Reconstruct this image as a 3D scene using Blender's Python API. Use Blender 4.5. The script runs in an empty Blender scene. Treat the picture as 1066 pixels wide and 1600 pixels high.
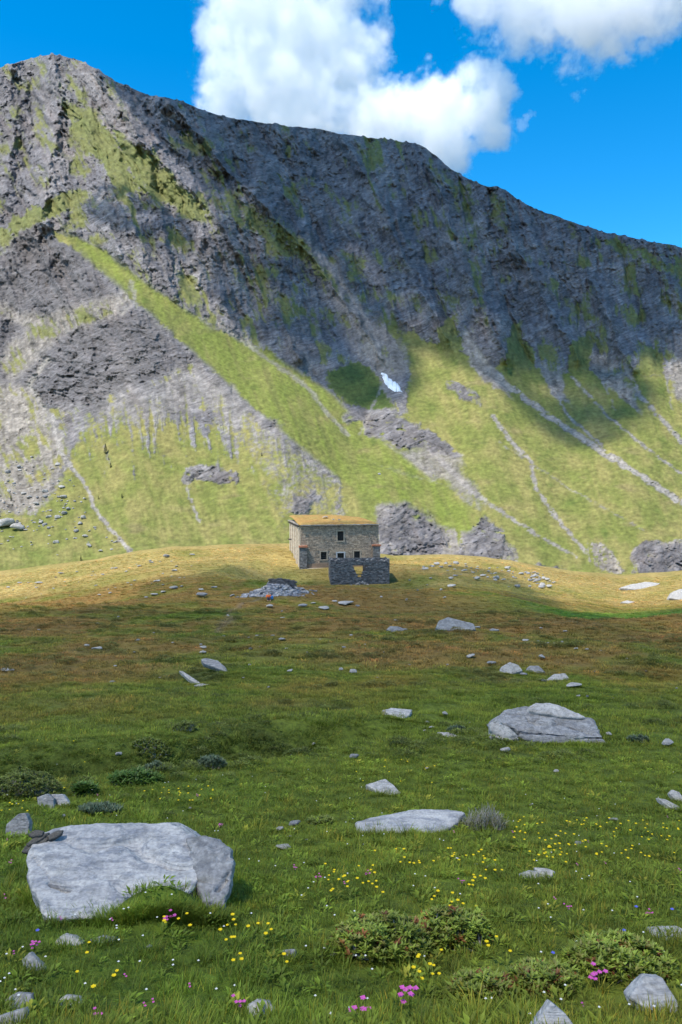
import bpy, bmesh, math, random
import numpy as np
from mathutils import Vector, Matrix
random.seed(7); RNG = np.random.default_rng(11)
SC = bpy.context.scene
COL = SC.collection

# ------------------------------------------------------------------ camera, sky, sun, exposure
FPX = 1200.0; CU, CV = 533.0, 800.0
PITCH = math.atan(60 / FPX)                       # camera looks 2.9 degrees down
SP, CP = math.sin(PITCH), math.cos(PITCH)
cam_d = bpy.data.cameras.new('camera'); cam = bpy.data.objects.new('camera', cam_d); COL.objects.link(cam)
cam.location = (0, 0, 0); cam.rotation_euler = (math.pi / 2 - PITCH, 0, 0)
cam_d.sensor_fit = 'VERTICAL'; cam_d.sensor_height = 24.0; cam_d.lens = FPX / 1600 * 24.0
cam_d.clip_start = 0.1; cam_d.clip_end = 20000
SC.camera = cam
SUN = Vector((-0.42, -0.34, 1.0)).normalized()    # towards the sun
SUN_EL = math.asin(SUN.z); SUN_AZ = math.atan2(SUN.x, SUN.y)
world = bpy.data.worlds.new('World'); SC.world = world; world.use_nodes = True
nt = world.node_tree; bg = nt.nodes['Background']
sky = nt.nodes.new('ShaderNodeTexSky'); sky.sky_type = 'NISHITA'; sky.sun_disc = False
sky.sun_elevation = SUN_EL; sky.sun_rotation = SUN_AZ
sky.altitude = 2300; sky.air_density = 1.0; sky.dust_density = 0.05; sky.ozone_density = 2.5
hs = nt.nodes.new('ShaderNodeHueSaturation'); hs.inputs['Hue'].default_value = 0.492; hs.inputs['Saturation'].default_value = 1.42
nt.links.new(sky.outputs[0], hs.inputs['Color']); nt.links.new(hs.outputs[0], bg.inputs['Color'])
bg.inputs['Strength'].default_value = 0.142
sun_d = bpy.data.lights.new('sun', 'SUN'); sun = bpy.data.objects.new('sun', sun_d); COL.objects.link(sun)
sun_d.energy = 3.6; sun_d.angle = math.radians(0.55); sun_d.color = (1.0, 0.95, 0.87)
sun.rotation_euler = SUN.to_track_quat('Z', 'Y').to_euler()
SC.view_settings.view_transform = 'Standard'; SC.view_settings.look = 'None'
SC.view_settings.exposure = 1.0; SC.view_settings.gamma = 1.0
cy = SC.cycles
cy.use_denoising = True; cy.max_bounces = 18; cy.diffuse_bounces = 3; cy.glossy_bounces = 2; cy.transmission_bounces = 4
cy.transparent_max_bounces = 24; cy.volume_bounces = 16; cy.volume_step_rate = 1.0; cy.volume_max_steps = 128

# ------------------------------------------------------------------ numeric helpers
def ray(u, v):
    cx = (np.asarray(u, float) - CU) / FPX; cyy = (CV - np.asarray(v, float)) / FPX
    return cx, CP + cyy * SP, -SP + cyy * CP
def tan_el(v):                                    # height per metre of depth for a row of the picture
    c = (CV - np.asarray(v, float)) / FPX
    return (-SP + c * CP) / (CP + c * SP)
def project(x, y, z):
    d = y * CP - z * SP; up = y * SP + z * CP
    return CU + FPX * x / d, CV - FPX * up / d
def sstep(a, b, x):
    t = np.clip((np.asarray(x, float) - a) / (b - a), 0, 1); return t * t * (3 - 2 * t)
_perm = np.random.default_rng(5).permutation(256).astype(np.int32); _perm = np.concatenate([_perm, _perm, _perm])
_g3 = np.random.default_rng(6).normal(size=(256, 3)); _g3 /= np.linalg.norm(_g3, axis=1)[:, None]; _gx, _gy, _gz = (np.ascontiguousarray(_g3[:, i]).astype(np.float32) for i in range(3))
def perlin(x, y, z=0.0):
    x, y, z = np.broadcast_arrays(np.asarray(x, np.float32), np.asarray(y, np.float32), np.asarray(z, np.float32))
    xi, yi, zi = np.floor(x).astype(np.int32), np.floor(y).astype(np.int32), np.floor(z).astype(np.int32)
    xf, yf, zf = x - xi, y - yi, z - zi
    fx, fy, fz = (t * t * t * (t * (t * 6 - 15) + 10) for t in (xf, yf, zf))
    def g(dx, dy, dz):
        h = _perm[_perm[_perm[(xi + dx) & 255] + ((yi + dy) & 255)] + ((zi + dz) & 255)]
        return _gx[h] * (xf - dx) + _gy[h] * (yf - dy) + _gz[h] * (zf - dz)
    l = lambda a, b, t: a + (b - a) * t
    return 1.6 * l(l(l(g(0,0,0), g(1,0,0), fx), l(g(0,1,0), g(1,1,0), fx), fy), l(l(g(0,0,1), g(1,0,1), fx), l(g(0,1,1), g(1,1,1), fx), fy), fz)
def fbm(x, y, z=0.0, o=4, lac=2.03, gain=0.5):
    s = 0; a = 1; t = 0
    for i in range(o):
        s = s + a * perlin(x + 17.3 * i, y - 9.1 * i, z + 3.7 * i); t += a; a *= gain; x = x * lac; y = y * lac; z = np.asarray(z) * lac
    return s / t
def ridged(x, y, z=0.0, o=4, gain=0.5):
    s = 0; a = 1; t = 0
    for i in range(o):
        s = s + a * (1 - 2 * np.abs(perlin(x + 11.3 * i, y + 5.7 * i, z + 1.9 * i))); t += a; a *= gain; x = x * 2.07; y = y * 2.07; z = np.asarray(z) * 2.07
    return s / t
def seg_dist(px, py, pts):
    best = np.full(np.shape(px), 1e9)
    for (x0, y0), (x1, y1) in zip(pts[:-1], pts[1:]):
        dx, dy = x1 - x0, y1 - y0; L = dx * dx + dy * dy + 1e-9
        t = np.clip(((px - x0) * dx + (py - y0) * dy) / L, 0, 1)
        best = np.minimum(best, np.hypot(px - x0 - t * dx, py - y0 - t * dy))
    return best
def poly_sd(px, py, pts):                         # signed distance, positive inside
    d = seg_dist(px, py, list(pts) + [pts[0]]); ins = np.zeros(np.shape(px), bool); n = len(pts)
    for i in range(n):
        (x0, y0), (x1, y1) = pts[i], pts[(i + 1) % n]
        if y0 != y1:
            c = ((y0 > py) != (y1 > py)) & (px < (x1 - x0) * (py - y0) / (y1 - y0) + x0); ins ^= c
    return np.where(ins, d, -d)
def blur(a, n):
    for _ in range(n):
        a = np.pad(a, 1, mode='edge'); a = (a[:-2, 1:-1] + a[2:, 1:-1] + a[1:-1, :-2] + a[1:-1, 2:] + 2 * a[1:-1, 1:-1]) / 6
    return a
def srgb(r, g, b):
    f = lambda c: c / 12.92 if c <= 0.04045 else ((c + 0.055) / 1.055) ** 2.4
    return (f(r / 255), f(g / 255), f(b / 255))

# ------------------------------------------------------------------ object helpers
def tag(o, label=None, cat=None, group=None, kind=None):
    if label: o['label'] = label
    if cat: o['category'] = cat
    if group: o['group'] = group
    if kind: o['kind'] = kind
    return o
def link(name, me, mats=None, parent=None, smooth=None):
    if mats is not None:
        for m in (mats if isinstance(mats, (list, tuple)) else [mats]):
            me.materials.append(m)
    if smooth is not None:
        me.polygons.foreach_set('use_smooth', np.full(len(me.polygons), smooth))
    o = bpy.data.objects.new(name, me); COL.objects.link(o)
    if parent is not None: o.parent = parent
    return o
def empty(name, loc=(0, 0, 0), rz=0.0):
    o = bpy.data.objects.new(name, None); COL.objects.link(o); o.location = loc; o.rotation_euler = (0, 0, rz); o.empty_display_size = 0.2
    return o
def mesh_np(name, V, F, smooth=True):             # V (n,3), F (m,3|4)
    me = bpy.data.meshes.new(name); V = np.asarray(V, np.float32); F = np.asarray(F, np.int32); k = F.shape[1]
    me.vertices.add(len(V)); me.vertices.foreach_set('co', V.ravel())
    me.loops.add(F.size); me.loops.foreach_set('vertex_index', F.ravel())
    me.polygons.add(len(F)); me.polygons.foreach_set('loop_start', np.arange(0, F.size, k, dtype=np.int32)); me.polygons.foreach_set('loop_total', np.full(len(F), k, np.int32))
    me.polygons.foreach_set('use_smooth', np.full(len(F), smooth)); me.update(calc_edges=True)
    return me
def set_col(me, C, name='Col'):
    a = me.color_attributes.new(name, 'FLOAT_COLOR', 'POINT'); C = np.asarray(C, np.float32)
    if C.shape[1] == 3: C = np.concatenate([C, np.ones((len(C), 1), np.float32)], 1)
    a.data.foreach_set('color', C.ravel())
def set_f(me, A, name):
    a = me.attributes.new(name, 'FLOAT', 'POINT'); a.data.foreach_set('value', np.asarray(A, np.float32).ravel())
def grid_faces(nr, nc):
    i = np.arange(nr * nc).reshape(nr, nc)
    return np.stack([i[:-1, :-1], i[:-1, 1:], i[1:, 1:], i[1:, :-1]], -1).reshape(-1, 4)

# ------------------------------------------------------------------ material helpers
class NB:
    def __init__(s, name):
        s.m = bpy.data.materials.new(name); s.m.use_nodes = True; s.t = s.m.node_tree; s.b = s.t.nodes['Principled BSDF']; s.out = s.t.nodes['Material Output']
        s.b.inputs['Roughness'].default_value = 0.9; s.b.inputs['Specular IOR Level'].default_value = 0.2
    def n(s, typ, **kw):
        nd = s.t.nodes.new(typ)
        for k, v in kw.items(): setattr(nd, k, v)
        return nd
    def lk(s, a, b): s.t.links.new(a, b)
    def val(s, sock, v):
        if hasattr(v, 'is_linked') or hasattr(v, 'links'): s.lk(v, sock)
        else: sock.default_value = v
    def attr(s, name, out='Color', typ='GEOMETRY'): return s.n('ShaderNodeAttribute', attribute_name=name, attribute_type=typ).outputs[out]
    def coord(s, scale=(1, 1, 1), kind='Object', rot=(0, 0, 0)):
        c = s.n('ShaderNodeTexCoord'); m = s.n('ShaderNodeMapping'); m.inputs['Scale'].default_value = scale; m.inputs['Rotation'].default_value = rot
        s.lk(c.outputs[kind], m.inputs['Vector']); return m.outputs[0]
    def pos(s, scale=(1, 1, 1)):
        c = s.n('ShaderNodeNewGeometry'); m = s.n('ShaderNodeMapping'); m.inputs['Scale'].default_value = scale; s.lk(c.outputs['Position'], m.inputs['Vector']); return m.outputs[0]
    def noise(s, vec, scale, detail=4, rough=0.55, dist=0.0, out=0):
        t = s.n('ShaderNodeTexNoise'); s.lk(vec, t.inputs['Vector']); t.inputs['Scale'].default_value = scale; t.inputs['Detail'].default_value = detail
        t.inputs['Roughness'].default_value = rough; t.inputs['Distortion'].default_value = dist; return t.outputs[out]
    def voro(s, vec, scale, feature='F1', out='Distance'):
        t = s.n('ShaderNodeTexVoronoi', feature=feature); s.lk(vec, t.inputs['Vector']); t.inputs['Scale'].default_value = scale; return t.outputs[out]
    def ramp(s, f, stops):
        r = s.n('ShaderNodeValToRGB'); s.lk(f, r.inputs[0]); e = r.color_ramp.elements
        while len(e) < len(stops): e.new(0.5)
        for el, (p, c) in zip(e, stops):
            el.position = p; el.color = (c, c, c, 1) if not hasattr(c, '__len__') else (*c, 1)
        return r.outputs[0]
    def mix(s, f, a, b, mode='MIX'):
        m = s.n('ShaderNodeMix', data_type='RGBA', blend_type=mode); s.val(m.inputs[0], f)
        for i, v in ((6, a), (7, b)):
            if hasattr(v, '__len__'): m.inputs[i].default_value = (*v[:3], 1)
            else: s.lk(v, m.inputs[i])
        return m.outputs[2]
    def math(s, op, a, b=0.0):
        m = s.n('ShaderNodeMath', operation=op); s.val(m.inputs[0], a); s.val(m.inputs[1], b); return m.outputs[0]
    def bump(s, h, strength, dist, prev=None):
        b = s.n('ShaderNodeBump'); s.lk(h, b.inputs['Height']); s.val(b.inputs['Strength'], strength); b.inputs['Distance'].default_value = dist
        if prev is not None: s.lk(prev, b.inputs['Normal'])
        return b.outputs[0]
    def done(s, color=None, normal=None, rough=None):
        if color is not None: s.val(s.b.inputs['Base Color'], (*color, 1) if isinstance(color, tuple) else color)
        if normal is not None: s.lk(normal, s.b.inputs['Normal'])
        if rough is not None: s.val(s.b.inputs['Roughness'], rough)
        return s.m
# ================================================================== mountain
SKYL = np.array([(-320,160),(-200,140),(-80,122),(0,105),(30,97),(68,87),(80,84),(100,89),(125,94),(150,107),(170,122),(215,142),(240,152),(258,151),(285,157),(310,169),(350,182),(400,191),(450,197),(500,202),(530,209),(580,216),(600,216),(655,225),(680,242),(705,265),(735,281),(762,291),(778,290),(795,301),(815,317),(850,331),(900,349),(950,364),(1000,375),(1040,381),(1066,387),(1150,405),(1260,430),(1400,450)], float)
GU, GV = np.meshgrid(np.arange(-320, 1404, 4.0), np.arange(40, 1004, 4.0))
def P(*pts): return pts
def pmask(pts, soft=8): return sstep(-soft, soft, poly_sd(GU, GV, pts))
def lmask(pts, w): return 1 - sstep(w * 0.35, w, seg_dist(GU, GV, pts))
def sample(img, u, v):
    x = np.clip((u + 320) / 4.0, 0, GU.shape[1] - 1.001); y = np.clip((v - 40) / 4.0, 0, GU.shape[0] - 1.001)
    i, j = y.astype(int), x.astype(int); fy, fx = y - i, x - j
    return (img[i, j] * (1 - fx) + img[i, j + 1] * fx) * (1 - fy) + (img[i + 1, j] * (1 - fx) + img[i + 1, j + 1] * fx) * fy
# -- where the turf, the scree and the crags lie (all in plan of the face as it is seen)
G_main = pmask(P((95,362),(150,385),(230,445),(330,512),(420,552),(500,602),(565,660),(600,655),(640,640),(628,580),(606,502),(650,520),(700,548),(735,560),(790,572),(860,580),(940,578),(1000,590),(1100,580),(1400,600),(1400,990),(-320,990),(-320,770),(-40,800),(60,770),(110,720),(150,660),(290,620),(300,585),(330,600),(400,655),(470,715),(530,770),(530,745),(420,655),(320,563),(215,470),(130,398),(70,366)), 7)
G_shade = pmask(P((508,572),(545,566),(575,578),(600,600),(622,640),(560,640),(520,610)), 6)
G_left = pmask(P((-320,700),(0,780),(75,770),(110,700),(150,640),(310,580),(430,675),(532,765),(536,990),(-320,990)), 14)
G_up = np.clip(sum(w * pmask(p, s) for p, w, s in (
    (P((92,150),(135,165),(235,235),(345,345),(300,350),(250,322),(185,300),(125,235)), 0.9, 16),
    (P((-320,430),(0,392),(0,345),(60,322),(118,290),(150,300),(90,340),(60,352),(20,400),(-320,520)), 0.95, 10),
    (P((300,255),(350,285),(430,345),(500,400),(548,462),(555,485),(505,445),(420,385),(350,340)), 0.72, 12),
    (P((530,385),(575,395),(565,450),(545,470)), 0.6, 10),
    (P((1066,400),(1200,420),(1400,470),(1400,560),(1066,440),(1000,420),(910,372),(960,366)), 0.8, 12),
    (P((640,232),(690,262),(760,320),(840,385),(800,370),(700,305)), 0.62, 10),
    (P((-320,200),(0,130),(60,140),(30,240),(-320,330)), 0.35, 20),
    (P((0,470),(50,478),(66,492),(20,482)), 0.8, 6),
    (P((640,430),(700,520),(740,550),(690,545),(640,510)), 0.5, 14),
    (P((190,310),(300,400),(380,440),(330,430),(240,370)), 0.35, 12),
    (P((420,380),(470,440),(560,560),(520,560),(440,450)), 0.3, 12), (P((676,556),(700,500),(712,490),(724,556)), .95, 7), (P((772,580),(796,525),(818,500),(842,585)), .95, 8), (P((872,585),(896,535),(922,505),(934,585)), .95, 8), (P((984,596),(1006,545),(1028,525),(1044,590)), .95, 8), (P((1080,590),(1100,540),(1130,590)), .95, 8), (P((600,520),(612,470),(632,530)), .8, 7))), 0, 1)
C_crag = np.clip(sum(pmask(p, 5) for p in (
    P((575,650),(620,648),(660,660),(700,690),(722,712),(690,716),(650,700),(600,690),(565,680)),
    P((302,640),(332,640),(338,655),(318,662),(302,656)), P((284,738),(310,724),(366,736),(370,748),(330,758),(288,754)), P((460,776),(490,770),(505,782),(480,796),(462,794)),
    P((583,822),(602,790),(636,785),(668,812),(695,835),(690,868),(640,874),(590,874)),
    P((722,840),(760,812),(782,832),(790,870),(770,890),(700,888)), P((820,900),(838,884),(880,888),(918,918),(840,925)),
    P((985,868),(1010,848),(1066,856),(1200,850),(1200,925),(1010,915)), P((415,655),(440,665),(432,676),(415,668)), P((700,600),(752,622),(758,636),(700,615)),
    P((535,640),(575,640),(575,664),(545,664)))), 0, 1)
C_left = pmask(P((-320,520),(0,395),(58,345),(120,395),(212,478),(312,560),(262,582),(205,596),(140,636),(62,632),(44,604),(0,592),(-320,640)), 7)
C_leftgap = pmask(P((-60,462),(60,492),(120,478),(200,452),(216,470),(170,496),(100,520),(60,560),(20,600),(0,560),(40,510)), 8)
S_scree = np.clip(sum(w * pmask(p, s) for p, w, s in (
    (P((-320,640),(0,596),(44,600),(70,640),(105,700),(96,750),(50,800),(-320,840)), 0.95, 18),
    (P((140,636),(205,600),(310,566),(430,672),(520,750),(532,806),(440,812),(400,720),(330,640),(240,650),(150,680)), 0.45, 30),
    (P((915,842),(940,842),(972,892),(962,900),(925,880)), 0.9, 5), (P((585,786),(650,784),(710,826),(800,858),(812,890),(590,880)), 0.8, 8),
    (P((985,858),(1066,846),(1250,850),(1250,930),(985,915)), 0.85, 8), (P((560,690),(640,700),(720,712),(760,800),(700,760),(600,724)), 0.65, 10),
    (P((560,560),(600,470),(640,540),(632,590),(605,585)), 0.55, 10), (P((470,380),(520,400),(560,480),(600,560),(560,550),(510,440)), 0.5, 14), (P((716,530),(742,530),(800,622),(748,588)), .85, 7), (P((842,565),(868,565),(892,640),(858,614)), .8, 7), (P((928,560),(964,565),(1006,650),(956,612)), .8, 7), (P((1040,560),(1070,560),(1096,660),(1054,624)), .8, 7))), 0, 1)
LINES = [(P((980,575),(1000,618),(1066,690),(1200,790)), 6, .9), (P((725,520),(755,565),(790,600),(860,652),(920,692),(1000,742),(1066,786),(1200,850)), 7.5, 1.), (P((850,572),(860,602),(890,652),(940,694)), 4, .8),
    (P((770,650),(800,690),(830,722),(836,762),(872,812),(915,862)), 5, .85), (P((893,588),(950,650),(1000,692),(1066,742),(1200,820)), 4, .8), (P((480,370),(520,425),(560,475),(583,520),(590,560)), 8, .6),
    (P((75,560),(45,602),(84,660),(92,705),(130,752),(152,802),(204,862)), 5, 1.), (P((288,750),(300,785),(312,815)), 4, .8), (P((365,600),(366,660),(372,724)), 4, .7), (P((340,505),(420,562),(480,604),(515,650),(545,680)), 5, .85),
    (P((500,690),(600,730),(700,760),(790,830)), 3, .35), (P((690,720),(740,770),(830,830),(900,870)), 5, .75), (P((940,590),(960,640)), 4, .6), (P((1040,580),(1050,640)), 4, .6), (P((160,690),(172,720),(160,750)), 3, .6),
    (P((610,570),(580,640),(560,680)), 4, .6), (P((205,440),(212,470),(190,490)), 6, .8), (P((220,700),(240,690),(262,600)), 3, .5), (P((780,690),(900,770),(1010,830)), 4, .55)]
S_line = np.zeros_like(GU)
for p, w, k in LINES: S_line = np.maximum(S_line, k * lmask(p, w))
# -- steepness of the ground (degrees), integrated upwards along every column of the face
def alpha_field(u, v):
    a = np.interp(v, [80, 200, 300, 400, 480, 560, 650, 750, 850, 960], [45, 44, 42, 41, 38, 33, 29, 26, 23, 19])
    a = a + 7 * sample(C_left_s, u, v) + 2 * sample(C_crag_s, u, v) - 6 * sample(G_strip_s, u, v) + 7 * sample(S_leftface_s, u, v) + 7 * fbm(u / 120 - v / 300, v / 90, 3.3, 3)
    return a
C_left_s = blur(C_left - 0.8 * C_leftgap, 2); C_crag_s = blur(C_crag, 1)
G_strip_s = blur(pmask(P((95,362),(230,445),(330,512),(420,552),(520,615),(640,720),(800,840),(640,800),(530,745),(420,655),(320,563),(215,470),(130,398)), 8), 2)
S_leftface_s = blur(pmask(P((60,632),(140,636),(262,582),(312,562),(430,672),(530,762),(530,810),(350,830),(180,800),(100,720)), 12), 4)
NC, NR = 1060, 640
us = np.linspace(-310, 1390, NC); vs0 = np.interp(us, SKYL[:, 0], SKYL[:, 1]); _k = np.exp(-np.linspace(-2, 2, 25) ** 2); _k /= _k.sum()
vs0 = np.convolve(np.pad(vs0, 12, mode='edge'), _k, 'valid')
vsky = np.interp(us, SKYL[:, 0], SKYL[:, 1]) + 3.6 * fbm(us / 24, 0.5, 1.5, 5, 2.03, .6) - 2.2 * sstep(.15, .5, perlin(us / 7.5, 3.3, 8.0))
tt = np.linspace(0, 1, NR)
MU = np.repeat(us[None], NR, 0); MV = 955 + (vs0[None] - 14 - 955) * tt[:, None]
cU, cV = np.meshgrid(np.linspace(us[0], us[-1], 300), np.linspace(0, 1, 180)); cV = 955 + (np.interp(cU, us, vsky) - 955) * cV; cVs = 955 + (np.interp(cU, us, vs0) - 14 - 955) * np.linspace(0, 1, 180)[:, None]
_fi = np.linspace(0, 178.999, NR); _fj = np.linspace(0, 298.999, NC); _ii = _fi.astype(int)[:, None]; _jj = _fj.astype(int)[None]; _fi = (_fi - _fi.astype(int))[:, None]; _fj = (_fj - _fj.astype(int))[None]
def L(f):                                         # broad noises are worked out on a coarse grid and spread over the fine one
    a = f(cU, cV); return (a[_ii, _jj] * (1 - _fj) + a[_ii, _jj + 1] * _fj) * (1 - _fi) + (a[_ii + 1, _jj] * (1 - _fj) + a[_ii + 1, _jj + 1] * _fj) * _fi
_c = cV; cV = cVs; AL = blur(L(alpha_field), 3); cV = _c
TE = tan_el(MV); Y = np.zeros_like(MU); Y[0] = 236 + 10 * fbm(us / 200, 1.0, 2.0, 2)
for i in range(1, NR):
    ta = np.maximum(np.tan(np.radians(AL[i])), TE[i] + 0.13)
    Y[i] = Y[i - 1] * (1 + (TE[i] - TE[i - 1]) / (ta - TE[i]))
for _ in range(90):
    Yp = np.pad(Y, ((0, 0), (2, 2)), mode='edge'); Y = (Yp[:, :-4] + 2 * Yp[:, 1:-3] + 3 * Yp[:, 2:-2] + 2 * Yp[:, 3:-1] + Yp[:, 4:]) / 9
MV0 = MV; MV = 955 + (vsky[None] - 955) * tt[:, None]
Y = np.stack([np.interp(-MV[:, j], -MV0[:, j], Y[:, j]) for j in range(NC)], 1)
cx, ry, rz = ray(MU, MV)
MX = Y * cx / ry; MZ = Y * rz / ry
M = np.stack([MX, Y, MZ], -1)
def grid_normals(M):
    n = np.cross(np.gradient(M, axis=1), np.gradient(M, axis=0)); return n / (np.linalg.norm(n, axis=-1, keepdims=True) + 1e-9)
Nn = grid_normals(M)
if Nn[..., 2].mean() < 0: Nn = -Nn
# masks with ragged, fall-line drawn edges
_bw = L(lambda U, V: fbm(U / 55, V / 55, 301., 3)); wu = MU + 16 * _bw + 9 * L(lambda U, V: fbm(U / 22, V / 22, 1.0, 3)) + 5 * fbm(MU / 6, MV / 7, 4.0, 2); wv = MV + 20 * L(lambda U, V: fbm(U / 50, V / 70, 305., 3)) * sstep(-60, 60, MU - 300 + (MV - 500)) + 9 * L(lambda U, V: fbm(U / 22, V / 22, 7.0, 3)) + 4 * fbm(MU / 6, MV / 7, 9.0, 2)
fl = fbm((MU - 0.35 * MV) / 13, MV / 150, 2.0, 3)                  # streaks running down the fall line
fl2 = fbm((MU - 0.1 * MV) / 7, MV / 90, 12.0, 3)
patch = L(lambda U, V: fbm(U / 40, V / 30, 21.0, 4)); fine = fbm(MU / 5, MV / 4, 31.0, 3)
shear = np.interp(MU, [0, 500, 1066], [.50, .38, .16]); QQ = MU - shear * (MV - 300) + 9 * L(lambda U, V: fbm(U / 38, V / 38, 401., 3)) + 2.5 * fbm(MU / 9, MV / 9, 403., 2)
ero1 = ridged(QQ / 52, MV / 190 + MU / 400, 0.7, 5, 0.58); ero2 = ridged(QQ / 17, MV / 52, 4.7, 4, 0.6); chute = fbm(QQ / 10, MV / 130, 9.9, 4, 2.03, .6)
gm = sample(G_main, wu, wv); gl = sample(G_left, wu, wv); sc = sample(S_scree, wu, wv); ln = sample(S_line, MU + 5.5 * fbm(MU / 16, MV / 16, 5., 4), MV + 4 * fbm(MU / 16, MV / 16, 6., 4))
ln = ln * sstep(-0.6, 0.3, fbm(MU / 12, MV / 9, 66., 4) + 0.2); gup = sample(G_up, wu + 12 * fl, wv); gd = sample(G_shade, wu, wv); cr = sample(C_crag, wu, wv) * sstep(-0.35, 0.1, 0.8 * fbm(MU / 16, MV / 9, 61., 4) + 0.12); cl = sample(C_left, wu, wv) * (1 - sample(C_leftgap, wu, wv))
grass = gm * np.clip(1.05 - 0.25 * sstep(0.1, 0.6, patch) , 0, 1)
left = gl * sstep(-0.5, 0.5, fl2 * 0.75 + fl * 0.6 + patch * 0.6 + fine * 0.25 + (MV - 645) / 170)
grass = np.where(gl > 0.02, np.maximum(grass * (1 - gl), left), grass)
grass = grass * (1 - sc * sstep(-0.45, 0.25, 0.35 + fl2 * 0.7 + fine * 0.5 + patch * 0.3 - (MV - 760) / 400))
grass = np.maximum(grass, gd)
grass = np.maximum(grass, gup * sstep(-0.3, 0.3, fl * 0.7 + patch * 0.7 + fine * 0.4 + (gup - 0.45)))
upslope = (1 - gm) * (1 - gl) * sstep(-0.15, 0.4, 0.55 * chute + 0.7 * patch - 0.45 * (ero1 - .25) + 0.1 * sstep(420, 120, MU) + .04) * 0.88     # thin turf in the upper face
grass = np.maximum(grass, upslope * (1 - cl))
crag = np.clip(np.maximum(cr, cl), 0, 1)
grass = grass * (1 - 0.93 * crag) * (1 - ln * sstep(-0.5, 0.2, fine + 0.3))
mott = fbm(MU / 6.5, MV / 5, 131., 3); mott2 = fbm((MU - .3 * MV) / 16, MV / 20, 133., 3)
grass = np.clip(sstep(.22, .78, np.clip(grass, 0, 1) + (0.42 * mott + 0.3 * mott2) * (1 - 0.75 * sstep(.75, 1, gm * (1 - gl)))), 0, 1) * sstep(0.02, .12, grass)
stripc = sample(pmask(P((95,360),(150,383),(230,443),(330,510),(420,550),(520,615),(560,660),(640,720),(800,850),(640,810),(530,748),(420,657),(320,565),(215,472),(130,400)), 4), MU + 3 * fbm(MU / 9, MV / 9, 501., 3), MV + 3 * fbm(MU / 9, MV / 9, 503., 3)); grass = np.maximum(grass, stripc * (1 - .8 * ln) * (1 - cr))
rockw = 1 - grass
sstone = np.clip(np.maximum(np.maximum(sc * (1 - crag), ln), sample(C_leftgap, wu, wv) * 0.8), 0, 1) * rockw   # loose pale stone
hard = np.clip(rockw - sstone, 0, 1)
upper = sstep(640, 430, MV) * (1 - gm); upper_s = sstep(660, 400, MV) * np.clip(1 - 1.3 * sample(blur(G_main, 24), MU, MV), 0, 1)
# -- relief
def facets(u, v, cell, seed):                     # angular blocks: every cell is a tilted plane of its own
    rg = np.random.default_rng(seed); n = 512; J = rg.random((n, n, 2)); Gd = rg.normal(size=(n, n, 3))
    x, y = (u / cell).astype(np.float32), (v / cell).astype(np.float32); xi, yi = np.floor(x).astype(int), np.floor(y).astype(int); bd = np.full(x.shape, 9.0, np.float32); val = np.zeros_like(x); sh = np.zeros_like(x)
    for dx in (-1, 0, 1):
        for dy in (-1, 0, 1):
            a, c = (xi + dx) % n, (yi + dy) % n; px_, py_ = xi + dx + J[a, c, 0] - x, yi + dy + J[a, c, 1] - y; d = px_ * px_ + py_ * py_; k = d < bd
            bd = np.where(k, d, bd); val = np.where(k, 0.55 * Gd[a, c, 0] - 0.8 * (px_ * Gd[a, c, 1] + py_ * Gd[a, c, 2]), val); sh = np.where(k, Gd[a, c, 0], sh)
    return val, sh
ju = MU + 5 * fbm(MU / 11, MV / 11, 101., 2) - 0.35 * MV; jv = MV + 5 * fbm(MU / 11, MV / 11, 103., 2) + 0.3 * MU
f1, t1 = facets(ju / 1.3, jv, 19, 1); f2, t2 = facets(ju / 1.5, jv * 1.1, 8, 2); f3, t3 = facets(ju / 1.4, jv * 1.4, 4.2, 3); f0, t0 = facets(ju / 1.2 + 7 * fine, jv + 7 * fine, 46, 4)
lu = (MU + .3 * MV) / 3.2 + 3 * fine; lv = MV - .22 * MU + 4 * fbm(MU / 13, MV / 13, 107., 2); l1, lt1 = facets(lu, lv, 8.5, 7); l2, lt2 = facets(lu * 1.3, lv, 4.6, 8)
ribs = L(lambda U, V: ridged((U - 0.32 * V) / 62 + 0.7 * fbm(U / 90, V / 90, 14., 2), V / 260, 0.3, 3))
crags = ridged((MU - 0.3 * MV) / 34, (MV + 0.25 * MU) / 30, 8.8, 4, 0.58)
bigc = L(lambda U, V: ridged((U - 0.45 * V) / 95 + 0.4 * fbm(U / 50, V / 50, 24., 3), (V + 0.3 * U) / 270, 5.3, 4, 0.55))
dip = (MV + 0.28 * MU + 10 * L(lambda U, V: fbm(U / 60, V / 60, 3.0, 2)))
strata = ridged(MU / 60, dip / 9.5, 2.2, 3, 0.6)
blocks = fbm(MU / 9, MV / 6.5, 2.2, 4, 2.1, 0.62)
crag_rel = np.maximum(cr * 0.9, cl)
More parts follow.
